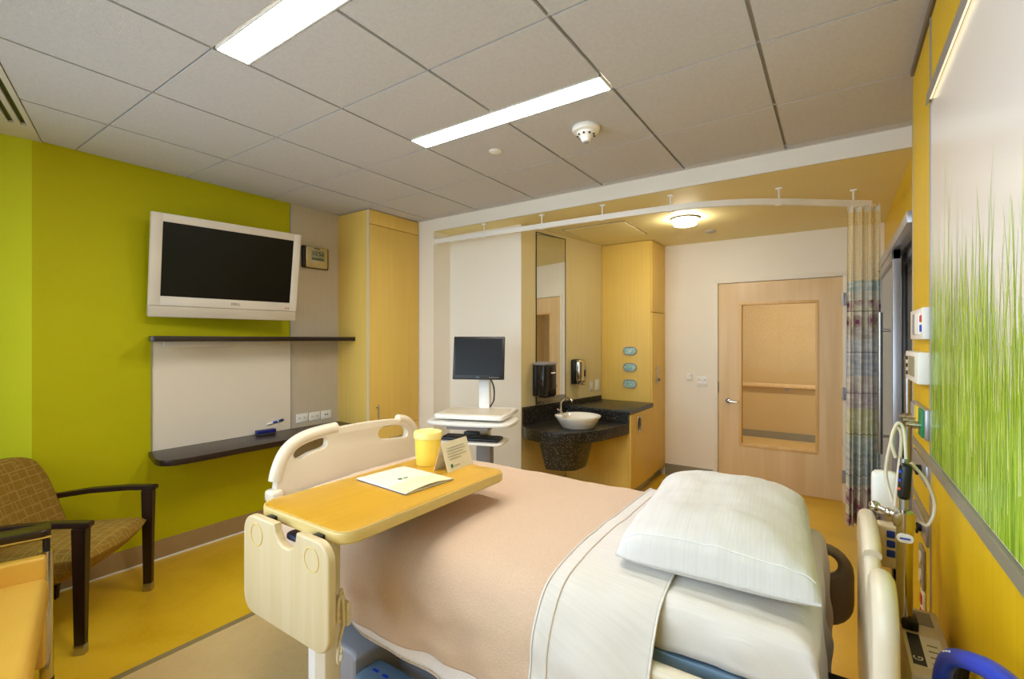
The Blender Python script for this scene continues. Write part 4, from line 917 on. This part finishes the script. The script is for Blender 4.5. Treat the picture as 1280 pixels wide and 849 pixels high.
# ------------------------------------------------------------------ blanket, top sheet
def section(off=0.0, hem=0.55, soft=0.0):
    """cross-section in (y, z) from the far hem over the top to the near hem"""
    s = soft
    pts = [(2.125 + off, hem), (2.12 + off, 0.72), (2.10 + off, 0.80), (2.05 + off * 0.7, 0.858 + off), (1.92, 0.870 + off), (1.62, 0.874 + off), (1.42 + 0.03 * s, 0.871 + off),
           (1.27 + 0.09 * s, 0.864 + off - 0.004 * s), (1.165 + 0.08 * s - off * 0.7, 0.838 - 0.012 * s + off), (1.105 + 0.075 * s - off, 0.775 - 0.01 * s), (1.085 + 0.045 * s - off, 0.68), (1.09 + 0.02 * s - off, 0.60), (1.10 - off, hem)]
    return spline(pts, 5)
def drape(x0, x1, nx, off, hem, soft, amp=0.006, edge=None):
    def f(u, v):
        x = x0 + (x1 - x0) * u
        hm = hem(x); S = section(off, hm, soft(x)); k = v * (len(S) - 1); i = min(int(k), len(S) - 2); p = S[i].lerp(S[i + 1], k - i)
        y, z = p.x, p.y; low = clamp((0.80 - z) / 0.3)
        sgn = -1 if y < 1.6 else 1
        y += sgn * low * (0.007 * math.sin(x * 9 + 1.3) + 0.012 * nz(x * 5, z * 3, 7)) + sgn * min(1, low * 2.5) * (0.004 * math.sin(x * 31 + z * 14) + 0.016 * nz(x * 7 + z * 6, z * 9 - x * 3, 11))
        z += amp * nz(x * 4, y * 4, 5) + amp * 0.6 * nz(x * 11, y * 10, 9)
        if x < -1.95: z -= 0.05 * sm(clamp((-1.95 - x) / 0.12))
        xx = x + (edge(v) if edge else 0) * (1 if u > 0.5 else 0) * 0
        return (xx, y, z)
    return f
hb = lambda x: 0.555 + 0.02 * math.sin(x * 6 + 0.6) - 0.045 * clamp((x + 1.5) / 0.7)
hs = lambda x: 0.50 - 0.045 * clamp((x + 1.55) / 0.6)
sf0 = lambda x: clamp((x + 0.665) / 0.29)
bl = thing('blanket', 'peach tan woven blanket spread over the hospital bed', 'blanket', (-1.3, 1.6, 0.86))
wb_(B().grid(drape(-2.065, -0.57, 96, 0.006, hb, sf0), 96, 90, flip=True), 'cover', 'blanket_weave', bl, smooth=180, solid=0.006)
ts = thing('top_sheet', 'white top sheet folded back over the peach blanket', 'bed sheet', (-0.8, 1.6, 0.85))
wb_(B().grid(drape(-1.95, -0.60, 80, -0.004, hs, sf0), 80, 72, flip=True), 'under_layer', 'hem_sheet', ts, smooth=180, solid=0.003)
sff = lambda x: clamp((x + 0.665) / 0.29) * 1.0
fo = wb_(B().grid(drape(-0.668, -0.375, 28, 0.019, lambda x: 0.46, sff), 28, 90, flip=True), 'folded_band', 'linen_white', ts, smooth=180, solid=0.006)
def seam(xc):
    S = drape(xc, xc + 0.001, 1, 0.0225, lambda x: 0.46, sff); return [Vector(S(0, k / 80)) for k in range(81)]
B().tube(seam(-0.625), 0.0022, 6).build('seam', 'stitch', fo, smooth=60)
B().tube(seam(-0.668), 0.003, 6).build('rolled_edge', 'linen_white', fo, smooth=60)
B().tube([p for p in seam(-0.376)], 0.003, 6).build('rolled_edge', 'linen_white', fo, smooth=60)
hst = drape(-1.95, -0.60, 80, -0.001, lambda x: hs(x) + 0.012, sf0); bst = B()
for k in range(150):
    u0, u1 = k / 150, (k + 0.55) / 150; p, q = Vector(hst(u0, 1)), Vector(hst(u1, 1)); o_ = Vector((0, -0.004, 0)); bst.tube([p + o_, q + o_], 0.0018, 5)
o = wb_(bst, 'hem_stitches', 'stitch', ts, smooth=0); o['kind'] = 'stuff'

# ------------------------------------------------------------------ pillow
pl = thing('pillow', 'plump white pillow at the head of the bed', 'pillow', (-0.312, 1.70, 0.911), R(5))
def pil(sign):
    def f(u, v):
        a, b_ = 2 * u - 1, 2 * v - 1
        x = 0.258 * a * (1 - 0.02 * (1 - b_ * b_) * abs(a)) * (1 - 0.03 * abs(a * b_) ** 6); y = 0.385 * b_ * (1 - 0.02 * (1 - a * a) * abs(b_)) * (1 - 0.03 * abs(a * b_) ** 6)
        th = max(0.0, (1 - abs(a) ** 3.0)) ** 0.42 * max(0.0, (1 - abs(b_) ** 4)) ** 0.38
        edge = 1 - th
        z = 0.112 * th if sign > 0 else -0.04 * th
        if sign > 0: z += 0.012 * nz(a * 2.2, b_ * 2.8, 3) * th + 0.006 * nz(a * 7, b_ * 6, 8) * (0.4 + edge) * min(1, th * 5)
        z += 0.028 * (a + 0.1) * -0.2 + 0.02 * clamp(b_) * 0.8
        return (x, y, z)
    return f
B().grid(pil(1), 44, 56).grid(pil(-1), 44, 56, flip=True).build('cushion', 'pillow_case', pl, smooth=180)
e = [Vector(pil(1)(k / 40, 0.0)) for k in range(41)]
B().tube(e, 0.004, 6).build('opening_hem', 'pillow_case', pl, smooth=60)
B().tube([Vector(pil(1)(k / 40, 0.045)) + Vector((0, 0, 0.001)) for k in range(1, 40)], 0.0016, 5).build('seam', 'paper_white', pl, smooth=60)

# ================================================================== OVERBED TABLE
ot = thing('overbed_table', 'maple overbed table with hanging side leaf across the bed', 'table', (-1.345, 1.0, 0))
wb_(B().plate(rrect(-1.570, -1.125, 0.82, 1.595, 0.05), 0.026, 0.002, mx=Matrix.Translation((0, 0, 0.9875))), 'table_top', 'maple_table', ot)
wb_(B().plate(rrect(-1.577, -1.118, 0.813, 1.602, 0.056), 0.034, 0.006, [rrect(-1.570, -1.125, 0.82, 1.595, 0.05)], mx=Matrix.Translation((0, 0, 0.982)), res=3), 'edge_band', 'maple_edge', ot)
nt_ = [(-1.385, 0.988), (-1.38, 0.965), (-1.365, 0.942), (-1.34, 0.932), (-1.31, 0.932), (-1.287, 0.942), (-1.275, 0.965), (-1.27, 0.988)]
lf = rrect(-1.565, -1.118, 0.682, 0.988, 0.055)
k0 = max(range(len(lf)), key=lambda k: (lf[k][1] > 0.987, lf[k][0])); 
lf = lf[:14] + nt_[::-1] + lf[14:]
leaf = wb_(B().plate(lf, 0.026, 0.006, mx=basis((1, 0, 0), (0, 0, 1), (0, -1, 0), (0, 0.778, 0)), res=3), 'hanging_leaf', 'maple_leaf', ot)
for x, z in ((-1.485, 0.935), (-1.195, 0.932)):
    B().plate([(x + 0.036 * math.cos(k * 0.2618), z + 0.036 * math.sin(k * 0.2618)) for k in range(24)], 0.003, 0.001, [[(x + 0.031 * math.cos(k * 0.2618), z + 0.031 * math.sin(k * 0.2618)) for k in range(24)]], mx=basis((1, 0, 0), (0, 0, 1), (0, -1, 0), (0, 0.7645, 0))).build('cup_ring', 'maple_edge', leaf)
for x in (-1.47, -1.22): wb_(B().box(x - 0.018, x + 0.018, 0.785, 0.83, 0.962, 0.984, 0.004), 'hinge', 'black_plastic', ot)
wb_(B().box(-1.42, -1.27, 0.86, 1.25, 0.935, 0.968, 0.01), 'support_arm', 'navy_plastic', ot)
wb_(B().plate(capsule((-1.37, 0.83), (-1.33, 0.83), 0.03), 0.014, 0.004, mx=Matrix.Translation((0, 0, 0.94))), 'release_lever', 'navy_plastic', ot)
wb_(B().box(-1.418, -1.376, 0.895, 0.935, 0.10, 0.90, 0.006), 'inner_post', 'white_plastic', ot)
wb_(B().box(-1.373, -1.315, 0.888, 0.948, 0.10, 0.945, 0.008), 'outer_post', 'cream_plastic', ot)
wb_(B().box(-1.45, -1.26, 0.86, 0.99, 0.055, 0.105, 0.012), 'base_hub', 'cream_plastic', ot)
for s in (-1.43, -1.28): wb_(B().box(s - 0.025, s + 0.025, 0.90, 1.60, 0.065, 0.10, 0.008), 'base_leg', 'cream_plastic', ot)
for s in (-1.43, -1.28):
    for y in (0.92, 1.56): wb_(B().cyl((s - 0.01, y, 0.031), (s + 0.01, y, 0.031), 0.029, n=18).box(s - 0.008, s + 0.008, y - 0.01, y + 0.01, 0.05, 0.07), 'castor', 'black_plastic', ot)
def loop(pts, r=0.0042): return B().tube([Vector(p) for p in spline(pts, 6)], r, 8)
for dx in (0.0, 0.022):
    x = -1.195 + dx * 1.2
    wb_(loop([(x, 0.872 - dx, 0.72), (x, 0.868 - dx, 0.79), (x + 0.008, 0.855 - dx, 0.812), (x + 0.018, 0.84 - dx, 0.79), (x + 0.018, 0.84 - dx, 0.75), (x + 0.010, 0.85 - dx, 0.745)]), 'wire_hook', 'cream_plastic', ot, smooth=60)
    wb_(loop([(x, 0.872 - dx, 0.72), (x + 0.002, 0.86 - dx, 0.69), (x + 0.018, 0.84 - dx, 0.668), (x + 0.018, 0.84 - dx, 0.64), (x + 0.006, 0.855 - dx, 0.622), (x - 0.004, 0.868 - dx, 0.635)]), 'wire_hook', 'cream_plastic', ot, smooth=60)
wb_(B().box(-1.32, -1.185, 0.872, 0.888, 0.695, 0.765, 0.004), 'hook_clip', 'cream_plastic', ot)
for z in (0.712, 0.725, 0.752): wb_(B().cyl((-1.25, 0.873, z), (-1.25, 0.869, z), 0.004, n=8), 'screw', 'black_plastic', ot)

# ------------------------------------------------------------------ things on the table
ZT = 1.0008
t = thing('folder', 'cream paper folder with green emblem on the overbed table', 'folder', (-1.366, 1.268, ZT), R(-4))
B().box(-0.145, 0.145, -0.115, 0.115, 0, 0.0015).build('back_cover', 'navy_plastic', t, smooth=0); B().box(-0.142, 0.146, -0.112, 0.116, 0.0015, 0.005).build('pages', 'paper_white', t, smooth=0)
b = B(); b.grid(lambda u, v: (-0.147 + 0.296 * u, -0.117 + 0.226 * v, 0.006 + 0.010 * max(0, u - 0.55) * 2 * math.sin(math.pi * v) ), 16, 12)
fc = b.build('front_cover', 'paper', t, smooth=180, solid=0.001)
b = B(); b.grid(lambda u, v: (0.046 + 0.103 * u - 0.012 * math.sin(v * 3) * (1 - u), -0.1165 + 0.225 * v, 0.0072 + 0.010 * max(0, (0.193 + 0.103 * u) / 0.296 - 0.55) * 2 * math.sin(math.pi * v)), 8, 12); b.build('band', 'paper_tan', fc, smooth=180)
B().lathe([(0, 0.0078), (0.009, 0.0078), (0.009, 0.0084), (0, 0.0084)], (-0.005, -0.02, 0), 16).box(-0.003, 0.003, -0.006, 0.012, 0.0078, 0.0086).build('emblem', 'green_mark', fc, smooth=0)
t = thing('lidded_container', 'yellow plastic container with pale lid on the overbed table', 'container', (-1.462, 1.49, ZT))
B().lathe([(0, 0), (0.049, 0), (0.051, 0.003), (0.056, 0.10), (0.057, 0.122), (0, 0.122)], n=40).build('body', 'yellow_can', t, smooth=40)
B().lathe([(0.0575, 0.112), (0.0615, 0.116), (0.062, 0.134), (0.059, 0.142), (0.05, 0.1445), (0.045, 0.141), (0, 0.141)], n=40).build('lid', 'yellow_lid', t, smooth=40)
t = thing('tent_card', 'white folded tent card printed with text beside the container', 'card', (-1.335, 1.515, ZT), R(4))
b = B(); b.grid(lambda u, v: [(-0.036 + 0.036 * u * 2, -0.088 + 0.176 * v, 0.115 * u * 2) if u <= 0.5 else (0.036 * (u - 0.5) * 2, -0.088 + 0.176 * v, 0.115 * (1 - (u - 0.5) * 2))][0], 2, 1)
b.build('card', 'paper', t, smooth=0, solid=0.0012)
al = math.atan2(0.115, 0.036); FM = basis((0, 1, 0), (-math.cos(al), 0, math.sin(al)), (math.sin(al), 0, math.cos(al)), (0.0365, 0, 0.0))
b = B()
for k, (a0, a1) in enumerate(((-0.06, 0.055), (-0.065, 0.06), (-0.062, 0.04), (-0.066, 0.062), (-0.06, 0.02))): b.box(a0, a1, 0.092 - k * 0.0115, 0.0945 - k * 0.0115, 0.0006, 0.0012, mx=FM)
o = b.build('text_lines', 'ink_grey', t, smooth=0); o['kind'] = 'stuff'
B().box(-0.06, -0.046, 0.014, 0.028, 0.0006, 0.0013, mx=FM).build('emblem', 'green_mark', t, smooth=0); B().box(-0.04, 0.0, 0.017, 0.020, 0.0006, 0.0012, mx=FM).build('caption', 'ink_grey', t, smooth=0)

# ================================================================== COMPUTER CART
ct = thing('computer_cart', 'white mobile computer cart standing in the alcove', 'cart', (-2.28, 2.86, 0), R(20))
B().box(-0.045, 0.045, 0.16, 0.22, 0.12, 1.23, 0.008).build('column', 'white_plastic', ct)
B().plate(rrect(-0.27, 0.27, -0.24, 0.25, 0.04), 0.03, 0.008, mx=Matrix.Translation((0, 0, 0.975)), res=3).build('work_surface', 'white_plastic', ct)
B().plate(rrect(-0.245, 0.245, -0.215, 0.13, 0.03), 0.006, 0.002, mx=Matrix.Translation((0, 0, 0.992))).build('top_mat', 'cream_plastic', ct)
hd = [(p.x, p.y) for p in spline([(-0.31, 0.05), (-0.33, -0.16), (-0.27, -0.27), (0, -0.30), (0.27, -0.27), (0.33, -0.16), (0.31, 0.05), (0.2, 0.12), (-0.2, 0.12)], 5, True)]
B().plate(hd, 0.025, 0.008, mx=Matrix.Translation((0, 0, 0.93)), res=3).build('handle_tray', 'white_plastic', ct)
B().box(-0.16, 0.16, -0.24, 0.06, 0.885, 0.914, 0.006).build('drawer', 'grey_plastic', ct)
B().cyl((0.22, 0.02, 0.88), (0.27, -0.02, 0.92), 0.012).cyl((-0.22, 0.02, 0.88), (-0.27, -0.02, 0.92), 0.012).build('bracket', 'white_plastic', ct)
B().plate(rrect(-0.26, 0.26, -0.26, 0.0, 0.05), 0.016, 0.005, mx=Matrix.Translation((0, 0, 0.79)), res=3).build('keyboard_tray', 'white_plastic', ct)
B().box(-0.04, 0.04, -0.05, 0.17, 0.76, 0.785, 0.004).build('tray_arm', 'grey_plastic', ct)
B().box(-0.06, 0.06, 0.14, 0.24, 0.45, 0.70, 0.008).build('battery_box', 'grey_plastic', ct)
for a in (40, 140, 220, 320):
    c_, s_ = math.cos(R(a)), math.sin(R(a))
    B().tube([(0, 0.05, 0.11), (0.28 * c_, 0.05 + 0.24 * s_, 0.085)], [0.032, 0.022], 10).build('base_leg', 'white_plastic', ct)
    x, y = 0.29 * c_, 0.05 + 0.25 * s_
    B().cyl((x - 0.012, y, 0.036), (x + 0.012, y, 0.036), 0.034, n=18).box(x - 0.01, x + 0.01, y - 0.012, y + 0.012, 0.05, 0.09).build('castor', 'black_plastic', ct)
B().lathe([(0, 0.07), (0.09, 0.075), (0.09, 0.125), (0.06, 0.14), (0, 0.14)], (0, 0.11, 0), 20).build('base_hub', 'white_plastic', ct)
mo = thing('monitor', 'black computer monitor on the white mobile cart', 'monitor', (-2.322, 2.925, 1.396), rot=(R(-9), 0, R(26.5)))
B().box(-0.205, 0.205, 0.0, 0.03, -0.17, 0.17, 0.006).build('casing', 'black_plastic', mo)
B().box(-0.187, 0.187, -0.0015, 0.003, -0.138, 0.152).build('screen', 'screen', mo)
B().box(-0.1, 0.1, 0.028, 0.065, -0.1, 0.08, 0.015).build('back_cover', 'black_plastic', mo)
B().text('DELL', 0.014, basis((1, 0, 0), (0, 0, 1), (0, -1, 0), (0, -0.0008, -0.154))).build('maker_mark', 'grey_plastic', mo, smooth=0)
for k in range(5): B().box(0.09 + 0.016 * k, 0.098 + 0.016 * k, -0.0012, 0.002, -0.157, -0.151).build('button', 'grey_plastic', mo)
c1 = B().tube(spline([(-2.33, 3.01, 1.26), (-2.27, 3.0, 1.24), (-2.235, 3.01, 1.16), (-2.25, 3.03, 1.06), (-2.30, 3.05, 1.0)], 6), 0.006, 8)
tag(c1.build('monitor_cable', 'black_plastic', smooth=60), 'black cable looping below the monitor behind the cart', 'cable')
kb = thing('keyboard', 'black keyboard on the lower tray of the cart', 'keyboard', (-2.235, 2.735, 0.80), R(20))
B().box(-0.22, 0.22, -0.075, 0.075, 0, 0.018, 0.004).build('base', 'black_plastic', kb)
km = bpy.data.meshes.new('key'); tb = bmesh.new(); bmesh.ops.create_cube(tb, size=1); bmesh.ops.transform(tb, matrix=Matrix.Diagonal((0.0165, 0.0165, 0.007, 1)), verts=tb.verts); tb.to_mesh(km); tb.free(); km.materials.append(MATS['dark_metal'])
for i in range(20):
    for j in range(5):
        o = bpy.data.objects.new('key', km); C.objects.link(o); o.parent = kb; o.location = (-0.2 + 0.021 * i, -0.05 + 0.024 * j, 0.021)
sn = thing('scanner', 'small black handheld device behind the keyboard', 'device', (-2.30, 2.80, 0.80), R(20))
B().box(-0.06, 0.06, 0.0, 0.06, 0, 0.035, 0.01).build('body', 'black_plastic', sn); B().box(-0.04, 0.04, 0.012, 0.05, 0.034, 0.037).build('keys', 'dark_metal', sn)

# ================================================================== ARMCHAIR (faces into the room from the corner)
ac = thing('armchair', 'armchair in brown maze patterned fabric with dark wood arms', 'armchair', (-3.27, 0.93, 0), R(-44))
def quadbar(path, wd, ht): 
    b = B(); prev = None
    for (p, w1, h1) in path:
        p = Vector(p); ring = [b.bm.verts.new(p + Vector((sx * w1 / 2, 0, 0)) + Vector((0, sy * h1 / 2 * wd, sy * h1 / 2 * ht))) for sx, sy in ((-1, -1), (1, -1), (1, 1), (-1, 1))]
        if prev:
            for k in range(4): b.bm.faces.new((prev[k], prev[(k + 1) % 4], ring[(k + 1) % 4], ring[k]))
        else: b.bm.faces.new(ring)
        prev = ring
    b.bm.faces.new(prev[::-1]); bmesh.ops.recalc_face_normals(b.bm, faces=b.bm.faces)
    bmesh.ops.bevel(b.bm, geom=b.bm.edges[:], offset=0.004, segments=2, affect='EDGES'); return b
for s in (-1, 1):
    x = s * 0.30
    quadbar([((x, 0.0, 0.045), 0.034, 0.045), ((x, 0.0, 0.35), 0.042, 0.052), ((x, 0.0, 0.62), 0.05, 0.06)], 1, 0).build('front_leg', 'dark_wood', ac)
    B().box(x - 0.018, x + 0.018, -0.024, 0.024, 0.0, 0.05, 0.004).build('foot_cap', 'steel', ac)
    quadbar([((x, 0.045, 0.632), 0.052, 0.026), ((x, -0.10, 0.64), 0.05, 0.028), ((x, -0.30, 0.635), 0.05, 0.028), ((x * 0.97, -0.52, 0.61), 0.046, 0.028)], 0, 1).build('arm', 'dark_wood', ac)
    quadbar([((x, -0.50, 0.0), 0.036, 0.045), ((x, -0.47, 0.32), 0.042, 0.05), ((x * 0.97, -0.50, 0.62), 0.04, 0.045)], 1, 0).build('rear_leg', 'dark_wood', ac)
B().box(-0.285, 0.285, -0.47, -0.43, 0.27, 0.31, 0.005).build('rear_stretcher', 'dark_metal', ac)
B().box(-0.20, 0.20, -0.40, -0.25, 0.285, 0.31, 0.004).build('seat_pan', 'dark_metal', ac)
def seatf(sign):
    def f(u, v):
        x = -0.272 + 0.544 * u; q = v
        bow = 0.045 * (1 - (2 * u - 1) ** 2); y = -0.47 + (0.475 + bow) * q
        ed = (1 - abs(2 * u - 1) ** 6) ** 0.5 * (1 - abs(2 * q - 1) ** 8) ** 0.5
        mid = 0.435 + 0.01 * q; up = 0.038 + 0.016 * math.sin(math.pi * u); dn = 0.155 * (1 - q ** 3) + 0.025
        return (x, y, mid + up * ed if sign > 0 else mid - dn * ed)
    return f
o = B().grid(seatf(1), 28, 28).grid(seatf(-1), 28, 28, flip=True).build('seat', 'maze_fabric', ac, smooth=60); uvbox(o)
def backf(sign):
    def f(u, v):
        a = 2 * u - 1; hw = 0.262 + 0.02 * math.sin(v * 2.2); x = hw * a * (1 - 0.10 * max(0, v - 0.75) * 4 * abs(a) ** 3)
        z = 0.415 + 0.475 * v - 0.05 * v * abs(a) ** 3; y = -0.425 - 0.17 * v + 0.035 * a * a
        ed = (1 - abs(a) ** 6) ** 0.5 * (1 - abs(2 * v - 1) ** 8) ** 0.5
        return (x, y + sign * 0.038 * ed - (0.012 if sign < 0 else 0), z)
    return f
o = B().grid(backf(1), 28, 28, flip=True).grid(backf(-1), 28, 28).build('backrest', 'maze_fabric', ac, smooth=60); uvbox(o)

# ================================================================== SLEEPER SOFA under the window
so = thing('sleeper_sofa', 'mustard yellow vinyl sleeper sofa with dark wood arm', 'sofa', (-2.83, 0.565, 0), R(-14.7))
B().box(0.0, 1.75, -0.60, 0.0, 0.385, 0.515, 0.035, 3).build('seat_cushion', 'yellow_vinyl', so)
B().box(0.0, 1.75, -0.64, -0.52, 0.42, 0.84, 0.04, 3).build('back_cushion', 'yellow_vinyl', so)
B().box(-0.04, 0.015, -0.60, -0.012, 0.12, 0.60, 0.012, 3).build('arm_panel', 'yellow_vinyl', so)
B().box(0.10, 1.7, -0.58, -0.32, 0.07, 0.39, 0.01).build('base', 'dark_metal', so)
B().plate(rrect(-0.135, -0.02, -0.58, 0.0, 0.03), 0.03, 0.008, mx=Matrix.Translation((0, 0, 0.69)), res=3).build('arm_cap', 'dark_wood', so)
for y in (-0.015, -0.52):
    B().cyl((-0.075, y, 0.03), (-0.075, y, 0.60), 0.024, n=20).build('post', 'chrome', so)
    B().cyl((-0.075, y, 0.60), (-0.075, y, 0.655), 0.013, n=14).build('post_joint', 'black_plastic', so)
    B().cyl((-0.075, y, 0.0), (-0.075, y, 0.03), 0.026, n=18).build('post_foot', 'black_plastic', so)
B().tube([(-0.075, 0.0, 0.663), (-0.075, -0.54, 0.663)], 0.014, 12).build('arm_rail', 'chrome', so)
for z in (0.14, 0.33): B().tube([(-0.075, -0.02, z), (-0.075, -0.52, z)], 0.009, 10).build('side_rail', 'chrome', so)
B().box(1.62, 1.70, -0.5, -0.34, 0.0, 0.07, 0.01).build('foot', 'dark_metal', so); B().box(0.11, 0.19, -0.5, -0.34, 0.0, 0.07, 0.01).build('foot', 'dark_metal', so)

# ================================================================== POLE, HANDSETS AND HOSE by the headwall
iv = thing('equipment_pole', 'chrome equipment pole with clamp behind the headboard', 'pole', (0.165, 1.80, 0))
B().cyl((0, 0, 0.71), (0, 0, 1.0), 0.019, n=18).build('lower_tube', 'chrome', iv)
B().cyl((0, 0, 1.0), (0, 0, 1.19), 0.010, n=14).build('upper_rod', 'steel', iv)
B().lathe([(0.019, 0.99), (0.026, 0.99), (0.026, 1.035), (0.012, 1.04)], n=20).build('collar', 'chrome', iv)
B().cyl((-0.02, 0.0, 1.02), (-0.065, 0.03, 1.028), 0.008, n=10).ball((-0.068, 0.032, 1.028), 0.016).ball((-0.035, 0.012, 1.022), 0.013).build('clamp_screw', 'chrome', iv)
B().plate(capsule((-0.007, 0.962), (0.007, 0.962), 0.013), 0.004, 0.001, mx=basis((1, 0, 0), (0, 0, 1), (0, -1, 0), (0, -0.0205, 0))).build('oval_tag', 'paper_white', iv)
B().box(-0.012, 0.012, -0.0234, -0.0228, 0.959, 0.964).build('tag_print', 'blue_mark', iv)
B().box(-0.008, 0.03, -0.03, 0.03, 0.703, 0.73, 0.004).build('socket', 'dark_metal', iv)
hs_ = thing('call_handset', 'black oval call handset hanging from the equipment pole', 'handset', (0.163, 1.772, 1.13), rot=(0, R(3), 0))
B().box(-0.015, 0.015, -0.018, 0.010, -0.053, 0.053, 0.0125, 4).build('body', 'black_plastic', hs_)
for k, m in ((0.03, 'blue_mark'), (0.005, 'blue_mark'), (-0.02, 'orange_plastic')): B().cyl((-0.012, -0.016, k), (-0.0135, -0.0185, k), 0.004, n=10).build('button', m, hs_)
ch = thing('bed_pendant', 'white hand pendant clipped at the bed head', 'remote', (0.155, 2.06, 1.03))
B().box(-0.055, 0.02, -0.03, 0.03, -0.085, 0.06, 0.02, 4).build('body', 'white_plastic', ch)
kp = thing('bed_keypad', 'cream keypad with blue keys behind the headboard', 'keypad', (0.16, 2.02, 0.865))
B().box(-0.05, 0.035, -0.02, 0.03, -0.085, 0.06, 0.012, 3).build('body', 'cream_plastic', kp)
for i in range(2):
    for j in range(3): B().box(-0.022 + 0.028 * i, 0.0 + 0.028 * i, -0.0225, -0.019, -0.045 + 0.032 * j, -0.022 + 0.032 * j, 0.003).build('key', 'blue_mark', kp)
for k, pts in enumerate(([(0.145, 1.80, 1.19), (0.135, 1.80, 1.24), (0.15, 1.81, 1.29), (0.165, 1.81, 1.27), (0.17, 1.80, 1.17)], [(0.14, 1.83, 1.05), (0.125, 1.84, 1.14), (0.145, 1.83, 1.265), (0.16, 1.82, 1.25), (0.15, 1.81, 1.12), (0.145, 1.82, 1.04)], [(0.18, 1.80, 1.18), (0.215, 1.81, 1.13), (0.235, 1.82, 1.06), (0.22, 1.82, 1.0), (0.19, 1.83, 1.0), (0.185, 1.84, 0.9)])):
    tag(B().tube(spline(pts, 8), 0.0045, 8).build('handset_cord', 'cream_plastic', smooth=60), ['cream cord loop over the pole top behind handset', 'long cream cord coil hanging behind the black handset', 'cream cord bowing towards the silver valve plates'][k], 'cord')
bx = thing('bed_head_box', 'tan equipment box with white label behind the headboard', 'box', (0.205, 1.66, 0))
B().box(-0.05, 0.05, -0.10, 0.28, 0.0, 0.70, 0.01).build('body', 'cream_plastic', bx)
lb = B().box(-0.04, 0.032, -0.06, 0.10, 0.699, 0.7015).build('label', 'paper_white', bx, smooth=0)
B().box(-0.04, -0.012, -0.06, 0.10, 0.7012, 0.7022).build('label_band', 'navy_plastic', lb, smooth=0)
for k in range(4): B().box(0.0, 0.022, -0.04 + 0.03 * k, -0.034 + 0.03 * k, 0.7012, 0.7022).build('label_line', 'ink_grey', lb, smooth=0)
B().text('G', 0.03, basis((0, 1, 0), (-1, 0, 0), (0, 0, 1), (-0.026, -0.03, 0.7023))).build('label_mark', 'paper_white', lb, smooth=0)
B().box(-0.045, 0.03, 0.17, 0.25, 0.699, 0.702).build('warning_label', 'ink_grey', bx, smooth=0)
B().tube([(0.048, -0.07, 0.69), (0.05, -0.085, 0.74), (0.04, -0.10, 0.77), (0.03, -0.115, 0.73), (0.025, -0.125, 0.6)], 0.013, 10).build('strap', 'dark_metal', bx)
hp = spline([(0.215, 1.47, 0.02), (0.21, 1.49, 0.30), (0.205, 1.49, 0.55), (0.20, 1.47, 0.72), (0.20, 1.38, 0.845), (0.21, 1.22, 0.935), (0.22, 1.06, 1.0), (0.235, 0.92, 1.02), (0.25, 0.80, 0.98), (0.25, 0.74, 0.85), (0.25, 0.72, 0.5), (0.25, 0.72, 0.012)], 8)
ho = thing('air_hose', 'thick glossy blue hose looping by the headwall', 'hose', (0.25, 0.72, 0))
wb_(B().tube(hp, 0.017, 14), 'hose', 'blue_hose', ho, smooth=60)
b = B()
for k in range(3): p = hp[34 + k]; b.tube([p + Vector((-0.0155, 0, 0.008)), p + (hp[35 + k] - p) * 0.6 + Vector((-0.0155, 0, 0.008))], 0.002, 5)
wb_(b, 'print', 'paper_white', ho, smooth=0)
